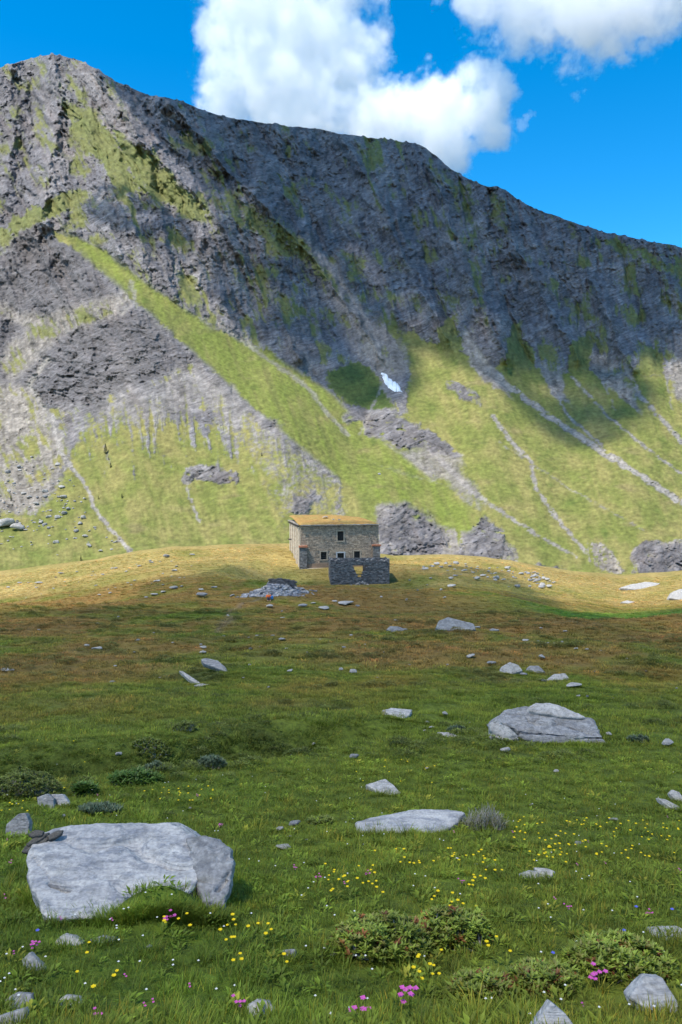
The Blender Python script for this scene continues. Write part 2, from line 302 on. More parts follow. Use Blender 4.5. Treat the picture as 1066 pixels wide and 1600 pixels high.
RIDGES = [(P((80,85),(95,150),(78,250),(62,345)), 16, 9), (P((150,110),(230,230),(330,330),(420,470),(470,560)), 18, 12), (P((258,152),(360,270),(470,380),(560,500),(596,560)), 17, 11), (P((530,209),(590,300),(640,420),(700,530)), 16, 11), (P((655,225),(700,330),(740,450),(790,560)), 15, 11), (P((778,290),(800,380),(860,480),(900,560)), 15, 11), (P((900,350),(920,430),(960,520),(990,580)), 14, 9), (P((610,470),(640,540),(700,620)), 13, 6), (P((1020,378),(1060,460),(1100,560)), 15, 9), (P((-60,118),(-40,220),(-70,330)), 20, 9), (P((20,100),(25,180),(10,300)), 12, 6),
    (P((200,140),(290,270),(380,390),(450,520),(500,590)), 12, -11), (P((400,192),(480,330),(520,420),(580,520),(600,590)), 11, -12), (P((600,217),(640,330),(680,450),(722,535)), 10, -11), (P((720,270),(750,370),(790,480),(835,570)), 10, -12), (P((840,330),(870,420),(920,520),(950,570)), 9, -10), (P((960,368),(990,450),(1020,540),(1040,580)), 9, -10), (P((110,95),(180,220),(260,320),(330,420)), 10, -8), (P((50,95),(55,200),(35,320)), 9, -7)]
gully_pale = np.zeros_like(MU); ridge_rel = np.zeros_like(MU); _ru = MU + 12 * L(lambda U, V: fbm(U / 40, V / 40, 201., 3)) + 3 * fbm(MU / 9, MV / 9, 203., 3); _rv = MV
for pts_, w_, a_ in RIDGES:
    d_ = seg_dist(_ru, _rv, pts_); ridge_rel += (.75 if a_ > 0 else .42) * a_ * np.exp(-np.abs(d_) / (w_ * (.8 if a_ > 0 else 1.1))) * (1 + .5 * chute)
    if a_ < 0: gully_pale = np.maximum(gully_pale, np.exp(-(d_ / 4.5) ** 2) * sstep(330, 540, MV))
ysc = np.clip(Y / 520, 0.8, 2.2)
disp = ysc * ridge_rel * sstep(700, 560, MV) * np.clip(1 - sample(blur(G_main, 6), MU, MV), 0, 1) + upper_s * ysc * (3 * ribs + 8.5 * ero1) + upper * ysc * (1.7 * ero2) + upper * ysc * hard * (0.35 * f0 + 0.34 * f1 + 0.30 * f2 + 0.22 * f3) \
     + (1 - upper) * crag_rel * (0.7 * crags + 0.5 * f0 + 0.4 * f1 + (0.75 * cl + 0.30) * (0.7 * l1 + 0.45 * l2) + 0.15 * f3) \
     + (1 - upper) * sstone * (0.3 * blocks + 0.16 * f2 + 0.22 * f3) + grass * (0.5 * fl + 0.4 * fbm(MU / 8, MV / 5, 50., 3)) * (0.4 + 0.6 * sstep(950, 500, MV)) \
     - 0.9 * sample(blur(S_line, 1), MU, MV) - 0.3 * fl2 * gl
# relief is pushed out towards the open air in front of the face, so ledges and ribs stay where they are seen
VD = M / np.linalg.norm(M, axis=-1, keepdims=True); ndv = np.clip(-(Nn * VD).sum(-1), 0.3, 1)
M = M - VD * (disp / ndv)[..., None]
# small dark cavities under the crag ledges come from real steps in the rock
shade_uv = (MU, MV)
# -- colours (albedo)
def lerp(a, b, t): return a + (np.asarray(b) - a) * t[..., None]
cg1, cg2, cg3 = np.array([.138, .150, .036]), np.array([.205, .182, .060]), np.array([.080, .115, .022])
gcol = lerp(np.broadcast_to(cg1, M.shape), cg2, sstep(-0.4, 0.5, patch + 0.5 * fl + 0.3 * L(lambda U, V: fbm(U / 90, V / 70, 71., 2))))
gcol = lerp(gcol, cg3, 0.75 * sstep(0.15, 0.6, L(lambda U, V: fbm(U / 30, V / 22, 81., 4))) + 0.0 * MU)
gcol = lerp(gcol, np.array([.15, .185, .03]), 0.75 * stripc * sstep(-0.4, 0.3, fl))
gcol = lerp(gcol, np.array([.20, .15, .075]), 0.5 * sstep(0.2, 0.6, L(lambda U, V: fbm(U / 60, V / 16, 91., 3))))
gcol = lerp(gcol, np.array([.05, .085, .02]), gd * 0.8)  # shade on this patch of turf painted as a darker green
rcol = lerp(np.broadcast_to(np.array([.20, .19, .19]), M.shape), np.array([.31, .285, .26]), sstep(-0.4, 0.6, L(lambda U, V: fbm(U / 70, V / 50, 41., 4))))
rcol = lerp(rcol, np.array([.25, .20, .17]), 0.55 * sstep(0.1, 0.6, L(lambda U, V: fbm(U / 110, V / 60, 45., 3))))
rcol = lerp(rcol, np.array([.26, .21, .18]), 0.4 * sstep(0.0, .5, fbm(QQ / 26, MV / 150, 47., 3))); rcol = lerp(rcol, np.array([.29, .27, .255]), 0.5 * sstep(.1, .5, chute) * sstep(-.2, .4, fine + .2))
rcol = rcol * (1 + 0.25 * chute + 0.18 * lt1 * crag_rel * .5)[..., None]
rcol = rcol * (1 + 0.10 * np.clip(t1, -2, 2) + 0.10 * np.clip(t2, -2, 2) + 0.08 * np.clip(t3, -2, 2) + 0.15 * blocks)[..., None]
rcol = lerp(rcol, np.array([.15, .138, .13]), 0.6 * cl + 0.5 * cr * (1 - cl))
rcol = lerp(rcol * np.array([.76, .755, .785]), np.array([.28, .25, .22]), 0.5 * gully_pale * sstep(-.3, .3, mott))
scol = lerp(np.broadcast_to(np.array([.25, .22, .185]), M.shape), np.array([.17, .15, .12]), sstep(-0.3, 0.5, fl2 + fine * 0.4))
scol = scol * (1 + .16 * np.clip(t2, -2, 2) + .14 * np.clip(t3, -2, 2))[..., None]
scol = lerp(scol, np.array([.34, .315, .28]), ln * 0.6)
terr = fbm(MU / 17 + 0.02 * MV, (MV + .2 * MU) / 2.7, 141., 3)
gcol = gcol * (1 + .22 * terr + .10 * mott2)[..., None]; gcol = lerp(gcol, np.array([.130, .140, .050]), np.clip(upper * 1.2, 0, .7))
CC = rcol * hard[..., None] + scol * sstone[..., None] + gcol * grass[..., None]
CC = CC * (1 + 0.2 * fine + 0.36 * mott * grass)[..., None]
# -- far side of the ridge so that the mountain is a solid
back = []; last = M[-1]
for dy, dz in ((25, -10), (70, -45), (180, -150), (420, -380)):
    b = last + np.array([0, dy, dz]); b[:, 0] = b[:, 0] * (1 + dy / 1500.); back.append(b)
foot = M[0] + np.array([0, -3, -30.])
MM = np.concatenate([foot[None], M, np.stack(back)], 0); CM = np.concatenate([CC[:1], CC, np.repeat(CC[-1:], 4, 0)], 0)
RW = np.concatenate([hard[:1], hard, np.repeat(hard[-1:], 4, 0)], 0); SW = np.concatenate([sstone[:1], sstone, np.repeat(sstone[-1:], 4, 0)], 0)
me = mesh_np('mountain', MM.reshape(-1, 3), grid_faces(*MM.shape[:2]), True)
set_col(me, CM.reshape(-1, 3)); set_f(me, RW, 'rock'); set_f(me, SW, 'scree')
b = NB('mountain_turf_rock_and_scree')
p = b.pos()
n1 = b.noise(p, 0.35, 6, 0.65); n2 = b.noise(p, 1.1, 5, 0.6); n3 = b.voro(p, 0.55); n4 = b.voro(p, 0.22)
_m = b.n('ShaderNodeMapping'); _m.inputs['Rotation'].default_value = (0.0, 0.42, 0.0); b.lk(p, _m.inputs['Vector']); _m2 = b.n('ShaderNodeMapping'); _m2.inputs['Scale'].default_value = (.10, .10, .75); b.lk(_m.outputs[0], _m2.inputs['Vector']); st = b.noise(_m2.outputs[0], 0.6, 6, 0.68, 1.4)
col = b.mix(1.0, b.attr('Col'), b.ramp(n1, [(0.25, 0.62), (0.75, 1.35)]), 'MULTIPLY')
col = b.mix(b.attr('rock', 'Fac'), col, b.mix(1.0, col, b.ramp(st, [(0.3, 0.5), (0.7, 1.45)]), 'MULTIPLY'))
col = b.mix(b.math('MULTIPLY', b.attr('scree', 'Fac'), 0.8), col, b.mix(1.0, col, b.ramp(n3, [(0.1, 1.12), (0.7, 0.78)]), 'MULTIPLY'))
hgt = b.math('ADD', b.math('MULTIPLY', n1, 1.0), b.math('MULTIPLY', st, b.math('MULTIPLY', b.attr('rock', 'Fac'), 1.3)))
nb = b.bump(hgt, b.math('ADD', 0.35, b.math('MULTIPLY', b.attr('rock', 'Fac'), 0.3)), 2.2)
nb = b.bump(n2, 0.35, 0.7, nb)
mountain = link('mountain', me, b.done(col, nb)); tag(mountain, kind='structure')

# ================================================================== meadow
ZT = np.array([(1640, 3.0), (1600, 3.5), (1450, 4.8), (1300, 8.0), (1200, 12.0), (1150, 15.5), (1060, 28.0), (1000, 46.0), (960, 72.0), (930, 100.0), (905, 125.0), (889, 138.0), (872, 155.0)])
ZY = np.concatenate([[-8, 0.0, 1.5], ZT[:, 1], [163, 175, 200, 235, 300, 420]]); ZZ = np.concatenate([[-0.4, -1.62, -1.95], ZT[:, 1] * tan_el(ZT[:, 0]), [-16.9, -19.5, -30, -46, -60, -60]])
_sl = np.gradient(ZZ, ZY)
def hermite(y):
    i = np.clip(np.searchsorted(ZY, y) - 1, 0, len(ZY) - 2); h = ZY[i + 1] - ZY[i]; t = np.clip((y - ZY[i]) / h, 0, 1)
    return (2*t**3 - 3*t**2 + 1) * ZZ[i] + (t**3 - 2*t**2 + t) * h * _sl[i] + (-2*t**3 + 3*t**2) * ZZ[i + 1] + (t**3 - t**2) * h * _sl[i + 1]
CRA = np.array([(-.9, 960), (-.6, 925), (-.444, 904), (-.36, 889), (-.28, 872), (-.22, 861), (-.07, 856), (0., 866), (.07, 877), (.14, 874), (.22, 884), (.3, 902), (.37, 911), (.444, 903), (.6, 893), (.9, 930)])
GUL = [(-7.5, 10.6), (-5.2, 11.6), (-3.2, 12.4), (-1.6, 13.6), (-0.3, 14.6), (1.6, 15.6), (3.6, 16.6), (7.5, 17.0), (11, 17.6)]
def H(x, y):
    x = np.asarray(x, float); y = np.asarray(y, float); ys = np.maximum(y, 6.0); a = x / ys
    z = hermite(y)
    zc = 155 * tan_el(np.interp(a, CRA[:, 0], CRA[:, 1])) - 155 * tan_el(872)
    z = z + zc * sstep(55, 150, y) * (1 - 0.7 * sstep(165, 230, y))
    k = sstep(2, 30, y)
    z = z + (0.04 + 1.05 * sstep(14, 60, y)) * fbm(x / 24, y / 17, 0.3, 3) * (1 - sstep(165, 200, y)) * (1 - 0.75 * sstep(100, 125, y) * sstep(30, 15, np.abs(x)))
    z = z + 0.10 * sstep(3, 9, y) * fbm(x / 3.1, y / 2.6, 5.0, 3) + 0.5 * k * fbm(x / 6.5, y / 5.0, 8.2, 3) * sstep(170, 120, y)
    z = z + 0.022 * fbm(x / 0.7, y / 0.6, 2.0, 2) * sstep(60, 20, y)
    z = z + 0.22 * np.exp(-(((x + 1.20) / .30) ** 2 + ((y - 5.0) / .20) ** 2)) + 0.10 * np.exp(-(((x + 2.05) / .16) ** 2 + ((y - 5.35) / .16) ** 2))
    d = seg_dist(x, y, GUL)
    z = z - 0.62 * np.exp(-(d / 0.55) ** 2) * sstep(2.5, -2.5, x) * (0.75 + 0.6 * fbm(x / 1.5, y / 1.5, 44., 2)) + 0.30 * np.exp(-((d - 1.4) / 0.8) ** 2) * sstep(-8, -3, x) * sstep(6, -1, x) * (y > np.interp(x, [g[0] for g in GUL], [g[1] for g in GUL]))
    z = z + 0.9 * np.exp(-(((x + 34) / 14) ** 2 + ((y - 72) / 9) ** 2)) + 0.8 * np.exp(-(((x - 5) / 22) ** 2 + ((y - 93) / 9) ** 2)) + 0.5 * np.exp(-(((x - 17) / 11) ** 2 + ((y - 35) / 5) ** 2)) - 1.5 * np.exp(-(((x - 37) / 15) ** 2 + ((y - 84) / 17) ** 2)) + 0.7 * np.exp(-(((x - 27) / 14) ** 2 + ((y - 55 - .25 * (x - 20)) / 7) ** 2))
    pm = sstep(19, 11, np.abs(x)) * sstep(104, 121, y) * sstep(150, 141, y)
    return z + (np.interp(y, [100, 112, 127, 138, 141, 146, 155], [-16.4, -17.6, -18.5, -17.05, -16.9, -16.8, -16.8]) - z) * pm
def hit(u, v, lo=2.0, hi=165.0):                  # where the line of sight through a picture point meets the meadow
    cx, ry, rz = (float(t) for t in ray(u, v)); ys = np.geomspace(lo, hi, 260)
    zz = ys * rz / ry - H(ys * cx / ry, ys); i = np.argmax(zz < 0) if (zz < 0).any() else len(ys) - 1
    i = max(i, 1); ys = np.linspace(ys[i - 1], ys[i], 24); zz = ys * rz / ry - H(ys * cx / ry, ys); i = max(1, np.argmax(zz < 0)) if (zz < 0).any() else len(ys) - 1
    t = zz[i - 1] / (zz[i - 1] - zz[i]) if zz[i] < 0 else 1.0; y = ys[i - 1] + t * (ys[i] - ys[i - 1])
    return np.array([y * cx / ry, y, H(y * cx / ry, y)])
def px(y): return y / FPX                          # metres per picture pixel at that depth
PATH = [tuple(hit(*q)[:2]) for q in ((338, 990), (348, 976), (362, 967), (354, 960), (372, 951), (395, 940), (412, 930))]
# colour of the turf, used by the sheet and by the grass that grows on it
def turf_col(x, y):
    u, v = project(x, y, H(x, y))
    green = np.array([.100, .130, .013]); lush = np.array([.078, .128, .012]); olive = np.array([.150, .125, .018]); brown = np.array([.185, .108, .030]); straw = np.array([.36, .275, .095]); dark = np.array([.050, .070, .014])
    n1 = fbm(x / 9, y / 9, 1.1, 4); n2 = fbm(x / 2.2, y / 2.2, 2.1, 3); n3 = fbm(x / 28, y / 20, 3.1, 4); n4 = fbm(x / 0.5, y / 0.5, 4.4, 2)
    c = np.broadcast_to(green, np.shape(x) + (3,)).copy()
    c = lerp(c, olive, sstep(-0.1, 0.6, n2 + 0.5 * n1) * sstep(6, 3, y) * 0.4 + sstep(-0.25, 0.45, n1 + 0.6 * n2) * sstep(11, 26, y))
    c = lerp(c, lush, 0.7 * sstep(-0.1, 0.5, n1 - 0.3 * n2) * sstep(15.5, 9, y))
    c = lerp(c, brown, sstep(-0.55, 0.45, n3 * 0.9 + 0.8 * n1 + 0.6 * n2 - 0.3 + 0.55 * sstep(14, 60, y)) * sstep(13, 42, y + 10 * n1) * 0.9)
    c = lerp(c, green, 0.7 * sstep(0.16, 0.5, fbm(x / 14, y / 9, 6.0, 3)) * sstep(130, 100, y))
    hol = np.exp(-(((x - 38) / 17) ** 2 + ((y - 86) / 17) ** 2)); c = lerp(c, np.array([.060, .125, .012]), np.clip(1.8 * hol, 0, 1))
    cl = np.exp(-(((x + 13) / 12) ** 2 + ((y - 128) / 14) ** 2)) + 0.8 * np.exp(-(((x - 18) / 16) ** 2 + ((y - 122) / 10) ** 2)); c = lerp(c, np.array([.075, .095, .018]), np.clip(cl, 0, 0.85))
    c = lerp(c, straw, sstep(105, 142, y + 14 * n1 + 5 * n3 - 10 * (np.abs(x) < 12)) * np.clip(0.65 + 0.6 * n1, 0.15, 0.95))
    c = lerp(c, np.array([.19, .185, .04]), 0.6 * sstep(0.05, 0.5, fbm(x / 11, y / 13, 16., 3)) * sstep(95, 120, y))
    hm = fbm(x / 3.6, y / 2.4, 25., 4); c = lerp(c, np.array([.052, .060, .014]), 0.72 * sstep(.12, .5, hm) * sstep(9, 18, y) * sstep(95, 55, y)); c = lerp(c, np.array([.21, .165, .04]), 0.5 * sstep(.12, .5, fbm(x / 4.5, y / 2.8, 35., 4)) * sstep(12, 24, y) * sstep(130, 70, y))  # dark mottles put hummock shadow and dark growth into the colour
    c = lerp(c, np.array([.16, .12, .08]), 0.6 * np.exp(-(seg_dist(x + .5 * n2, y, PATH) / .3) ** 2))
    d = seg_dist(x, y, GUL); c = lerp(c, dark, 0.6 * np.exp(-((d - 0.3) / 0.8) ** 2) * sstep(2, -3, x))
    return c * (1 + 0.22 * n4 * sstep(60, 10, y) + 0.15 * n2)[..., None]
ny, nx = 760, 520
yy = np.concatenate([[-8, -3, 0, 1.2], np.geomspace(2.2, 172, ny - 10), [182, 200, 225, 260, 320, 420]])
aa = np.linspace(-0.72, 0.72, nx)
GY = np.repeat(yy[:, None], nx, 1); GX = aa[None] * np.maximum(GY, 9.0) * 1.0
GX = np.where(GY < 9, aa[None] * np.maximum(9.0, GY), GX)
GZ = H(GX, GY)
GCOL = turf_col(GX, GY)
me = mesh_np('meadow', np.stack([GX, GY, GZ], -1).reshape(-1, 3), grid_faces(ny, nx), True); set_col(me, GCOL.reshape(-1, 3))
b = NB('meadow_turf'); p = b.pos()
n1 = b.noise(p, 9, 5, 0.65); n2 = b.noise(p, 1.3, 5, 0.6); n3 = b.noise(p, 40, 3, 0.6)
col = b.mix(1.0, b.attr('Col'), b.ramp(n1, [(0.25, 0.45), (0.75, 1.45)]), 'MULTIPLY'); col = b.mix(1.0, col, b.ramp(n2, [(0.3, 0.7), (0.7, 1.25)]), 'MULTIPLY')
nb = b.bump(n2, 0.6, 0.25); nb = b.bump(n1, 0.7, 0.06, nb); nb = b.bump(n3, 0.5, 0.012, nb)
meadow = link('meadow', me, b.done(col, nb)); tag(meadow, kind='structure')
# ================================================================== clouds
SX, SY = SUN.x / SUN.z, SUN.y / SUN.z
def shade_cloud(name, pts, flag, hz, cell, thick, label, fac):
    q = pts + np.stack([SX * (hz - pts[:, 2]), SY * (hz - pts[:, 2]), hz - pts[:, 2]], -1)  # unseen cloud, outline traced up the sun line from the shade it casts
    x0, y0 = q[:, 0].min() - 6 * cell, q[:, 1].min() - 6 * cell; nx = int((q[:, 0].max() - x0) / cell) + 7; ny = int((q[:, 1].max() - y0) / cell) + 7
    i = ((q[:, 1] - y0) / cell).astype(int); j = ((q[:, 0] - x0) / cell).astype(int)
    w = np.zeros((ny, nx)); s = np.zeros((ny, nx)); np.add.at(w, (i, j), 1); np.add.at(s, (i, j), flag)
    m = np.where(w > 0, s / np.maximum(w, 1), np.nan)
    for _ in range(60):                            # fill cells no sample fell into from their neighbours
        if not np.isnan(m).any(): break
        pd = np.pad(m, 1, constant_values=np.nan); st = np.stack([pd[:-2, 1:-1], pd[2:, 1:-1], pd[1:-1, :-2], pd[1:-1, 2:]])
        ok = ~np.isnan(st); av = np.where(ok.any(0), np.nansum(np.where(ok, st, 0), 0) / np.maximum(ok.sum(0), 1), np.nan); m = np.where(np.isnan(m), av, m)
    m = blur(np.nan_to_num(m), 2); m[0] = m[-1] = 0; m[:, 0] = m[:, -1] = 0
    gx, gy = np.meshgrid(x0 + (np.arange(nx) + .5) * cell, y0 + (np.arange(ny) + .5) * cell)
    m = m + 0.16 * fbm(gx / (9 * cell), gy / (9 * cell), 3., 4)
    keep = m > 0.5; th = thick * np.sqrt(np.clip(m - 0.5, 0, 1)) * (1 + 0.8 * np.abs(fbm(gx / (6 * cell), gy / (6 * cell), 9., 4)))
    top = np.stack([gx, gy, hz + th], -1).reshape(-1, 3); bot = np.stack([gx, gy, hz - 0.35 * th], -1).reshape(-1, 3)
    f = grid_faces(ny, nx); k = keep.reshape(-1)[f].sum(1) >= 3; f = f[k]; n = nx * ny
    me = mesh_np(name, np.concatenate([top, bot]), np.concatenate([f, f[:, ::-1] + n]), True)
    bm = bmesh.new(); bm.from_mesh(me); bmesh.ops.delete(bm, geom=[v for v in bm.verts if not v.link_faces], context='VERTS'); bmesh.ops.remove_doubles(bm, verts=bm.verts, dist=0.05); bm.to_mesh(me); bm.free()
    o = link(name, me, overhead(fac)); tag(o, label, 'cloud'); return o
def overhead(fac):
  b = NB('overhead_cloud_vapour'); b.b.inputs['Base Color'].default_value = (.9, .9, .9, 1)
  tr = b.n('ShaderNodeBsdfTransparent'); mx = b.n('ShaderNodeMixShader'); mx.inputs[0].default_value = fac
  tl = b.n('ShaderNodeBsdfTranslucent'); tl.inputs['Color'].default_value = (.9, .9, .9, 1); m2 = b.n('ShaderNodeMixShader'); m2.inputs[0].default_value = 0.7
  b.lk(b.b.outputs[0], m2.inputs[1]); b.lk(tl.outputs[0], m2.inputs[2]); b.lk(tr.outputs[0], mx.inputs[1]); b.lk(m2.outputs[0], mx.inputs[2]); b.lk(mx.outputs[0], b.out.inputs[0])
  return b.m

# meadow: everything this side of the sunlit shoulder lies in cloud shade
SHL = np.array([(-400, 975), (0, 976), (180, 964), (240, 936), (285, 902), (320, 890), (400, 890), (452, 896), (500, 900), (515, 898), (612, 898), (620, 900), (680, 908), (730, 930), (790, 950), (880, 958), (960, 966), (1066, 972), (1500, 980)], float)
ys_ = np.geomspace(1.0, 165, 420); as_ = np.linspace(-0.75, 0.75, 300)
sy, sx = np.meshgrid(ys_, as_, indexing='ij'); sx = sx * np.maximum(sy, 40); sz = H(sx, sy); pu, pv = project(sx, np.maximum(sy, 2), sz)
fl_ = (pv > np.interp(pu, SHL[:, 0], SHL[:, 1])) | (sy < 30)
sy2, sx2 = np.meshgrid(np.linspace(-420, 2, 150), np.linspace(-330, 330, 230), indexing='ij')  # cloud carried on behind the camera to whiten the light from above
pts = np.concatenate([np.stack([sx, sy, sz], -1).reshape(-1, 3), np.stack([sx2, sy2, 0 * sx2 - 1.], -1).reshape(-1, 3)]); flg = np.concatenate([fl_.reshape(-1), np.ones(sx2.size, bool)]).astype(float)
shade_cloud('cloud', pts, flg, 300.0, 2.0, 60.0, 'cloud overhead that shades the meadow in front of the stone house', 0.38)
# mountain: the upper face is shaded, with lit breaks
SHM = [P((140,60),(150,110),(200,160),(290,250),(350,335),(330,420),(345,480),(420,540),(450,572),(520,600),(560,640),(628,648),(622,620),(600,580),(575,520),(548,478),(560,470),(600,500),(622,505),(660,530),(720,560),(770,592),(820,632),(900,690),(960,690),(1010,655),(985,630),(900,640),(860,585),(900,570),(960,588),(1066,560),(1450,560),(1450,40)), P((760,570),(900,620),(1000,630),(990,670),(925,712),(850,670)), P((985,690),(1066,745),(1066,775),(1010,745)), P((100,300),(135,300),(230,330),(300,420),(240,400),(170,350))]
SHL2 = [P((490,360),(520,390),(560,470),(545,482),(520,440)), P((180,350),(260,400),(240,430),(170,380))]
sm = np.zeros_like(GU)
for p in SHM: sm = np.maximum(sm, sstep(-10, 10, poly_sd(GU, GV, p)))
for p in SHL2: sm = sm * (1 - sstep(-12, 8, poly_sd(GU, GV, p)))
st_ = M[::3, ::3].reshape(-1, 3); fm = sample(sm, MU[::3, ::3].ravel(), MV[::3, ::3].ravel())
shade_cloud('cloud', st_, fm, 1150.0, 9.0, 120.0, 'broad cloud overhead that shades the upper rock face', 0.74)
# -- the cumulus behind the ridge: real vapour volumes
b = NB('dense_cloud_core'); b.b.inputs['Base Color'].default_value = (.93, .93, .93, 1); b.b.inputs['Roughness'].default_value = 1; b.b.inputs['Specular IOR Level'].default_value = 0
tl = b.n('ShaderNodeBsdfTranslucent'); tl.inputs['Color'].default_value = (.95, .95, .95, 1); mx = b.n('ShaderNodeMixShader'); mx.inputs[0].default_value = 0.25; b.lk(b.b.outputs[0], mx.inputs[1]); b.lk(tl.outputs[0], mx.inputs[2]); b.lk(mx.outputs[0], b.out.inputs[0]); CORE = b.m
def cumulus(blobs, depth, dens, label, thr=0.34, nscale=1.0, seed=0.0, squash=0.75, lumps=1.9, core=0):
    k = depth / FPX; us_ = [q[0] for q in blobs]; vs_ = [q[1] for q in blobs]; uc, vc = sum(us_) / len(us_), sum(vs_) / len(vs_)
    c = np.array([t for t in ray(uc, vc)], float).ravel(); c = Vector(c * depth / c[1])
    cs = []
    for (u, v, r) in blobs:
        d = np.array(ray(u, v), float).ravel(); d = Vector(d * depth / d[1]) - c; d.y = (hash((u, v)) % 7 - 3) / 3.0 * r * k * 0.4; cs.append((d, r * k * 1.8))
    lo = Vector([min(d[i] - r for d, r in cs) for i in range(3)]); hi = Vector([max(d[i] + r for d, r in cs) for i in range(3)]); lo.y *= squash; hi.y *= squash
    V = [(x, y, z) for z in (lo.z, hi.z) for y in (lo.y, hi.y) for x in (lo.x, hi.x)]
    me = mesh_np('cloud', V, [(0, 2, 3, 1), (4, 5, 7, 6), (0, 1, 5, 4), (2, 6, 7, 3), (0, 4, 6, 2), (1, 3, 7, 5)], False)
    m = bpy.data.materials.new('cloud_vapour'); m.use_nodes = True; t = m.node_tree; t.nodes.clear(); out = t.nodes.new('ShaderNodeOutputMaterial')
    tc = t.nodes.new('ShaderNodeTexCoord'); prev = None
    def mth(op, a, b_=None, clamp=False):
        n = t.nodes.new('ShaderNodeMath'); n.operation = op; n.use_clamp = clamp
        for i, q in enumerate((a, b_)):
            if q is None: continue
            if isinstance(q, (int, float)): n.inputs[i].default_value = q
            else: t.links.new(q, n.inputs[i])
        return n.outputs[0]
    for d, r in cs:
        mp = t.nodes.new('ShaderNodeVectorMath'); mp.operation = 'SUBTRACT'; t.links.new(tc.outputs['Object'], mp.inputs[0]); mp.inputs[1].default_value = d
        sc_ = t.nodes.new('ShaderNodeVectorMath'); sc_.operation = 'MULTIPLY'; t.links.new(mp.outputs[0], sc_.inputs[0]); sc_.inputs[1].default_value = (1 / r, 1 / (r * squash), 1 / r)
        ln_ = t.nodes.new('ShaderNodeVectorMath'); ln_.operation = 'LENGTH'; t.links.new(sc_.outputs[0], ln_.inputs[0])
        s = mth('SUBTRACT', 1.0, ln_.outputs['Value'])
        prev = s if prev is None else mth('SMOOTH_MAX', prev, s)
        if prev is not s: prev.node.inputs[2].default_value = 0.15
    nz = t.nodes.new('ShaderNodeTexNoise'); mpp = t.nodes.new('ShaderNodeMapping'); mpp.inputs['Location'].default_value = (seed, seed * 1.7, 0); t.links.new(tc.outputs['Object'], mpp.inputs['Vector']); t.links.new(mpp.outputs[0], nz.inputs['Vector'])
    nz.inputs['Scale'].default_value = nscale / (46 * k); nz.inputs['Detail'].default_value = 8; nz.inputs['Roughness'].default_value = 0.66
    q = mth('ADD', prev, mth('MULTIPLY', mth('SUBTRACT', nz.outputs[0], 0.5), lumps))
    q = mth('POWER', mth('MULTIPLY', mth('SUBTRACT', q, thr), 5.5, True), 1.2); q = mth('MULTIPLY', q, dens / k)
    pv = t.nodes.new('ShaderNodeVolumePrincipled'); pv.inputs['Color'].default_value = (.999, .999, .999, 1); pv.inputs['Anisotropy'].default_value = 0.0; t.links.new(q, pv.inputs['Density']); t.links.new(pv.outputs[0], out.inputs['Volume'])
    try: m.cycles.volume_step_rate = 0.5
    except Exception: pass
    o = link('cloud', me, m); o.location = c; tag(o, label, 'cloud')
    if core:                                       # the dense white heart of the cloud, wrapped in the thin vapour above
        bm = bmesh.new()
        for d, r in cs:
            bmesh.ops.create_icosphere(bm, subdivisions=3, radius=r * core, matrix=Matrix.Translation(d) @ Matrix.Diagonal((1, squash, 1, 1)))
        mt = bpy.data.meshes.new('core'); bm.to_mesh(mt); bm.free(); co = link('core', mt)
        md = co.modifiers.new('r', 'REMESH'); md.mode = 'VOXEL'; md.voxel_size = 3.2 * k
        ev = co.evaluated_get(bpy.context.evaluated_depsgraph_get()); m2_ = bpy.data.meshes.new_from_object(ev); bpy.data.objects.remove(co)
        n = len(m2_.vertices); V = np.empty(n * 3, np.float32); m2_.vertices.foreach_get('co', V); V = V.reshape(-1, 3); N = np.empty(n * 3, np.float32); m2_.vertices.foreach_get('normal', N); N = N.reshape(-1, 3)
        q = V / (k * 1.0) + seed; dsp = 16 * ridged(q[:, 0] / 60, q[:, 1] / 60, q[:, 2] / 60, 4, .55) + 7 * fbm(q[:, 0] / 14, q[:, 1] / 14, q[:, 2] / 14, 3) - 8
        m2_.vertices.foreach_set('co', (V + N * (dsp * k)[:, None]).astype(np.float32).ravel()); m2_.update()
        link('dense_core', m2_, CORE, o, True)
    return o
cumulus([(368,45,52),(375,130,52),(430,20,75),(500,45,75),(440,110,95),(530,110,62),(350,180,40),(560,170,50),(470,190,80),(480,-40,90),(400,-30,80)], 2600., 0.024, 'large white cumulus cloud rising behind the ridge beside the summit')
cumulus([(690,165,55),(640,175,48),(752,128,36),(762,205,32),(600,195,45),(690,215,50),(770,165,34),(740,180,40)], 2500., 0.032, 'smaller white cloud with ragged edges touching the ridge', seed=31.)
cumulus([(760,-30,55),(830,-15,65),(910,0,75),(990,-10,65),(895,35,32),(1060,-40,75),(960,35,32)], 2400., 0.024, 'pale cloud cut off by the top edge above the right end of the ridge', seed=77.)
cumulus([(902,147,8),(912,143,7)], 2450., 0.02, 'tiny wisp of cloud alone in the blue sky', seed=5., nscale=2.4, core=0, lumps=2.6, thr=.5)
cumulus([(816,194,9),(824,184,8),(834,176,7)], 2450., 0.02, 'thin torn wisp beside the smaller white cloud', seed=9., nscale=2.4, core=0, lumps=2.6, thr=.5)
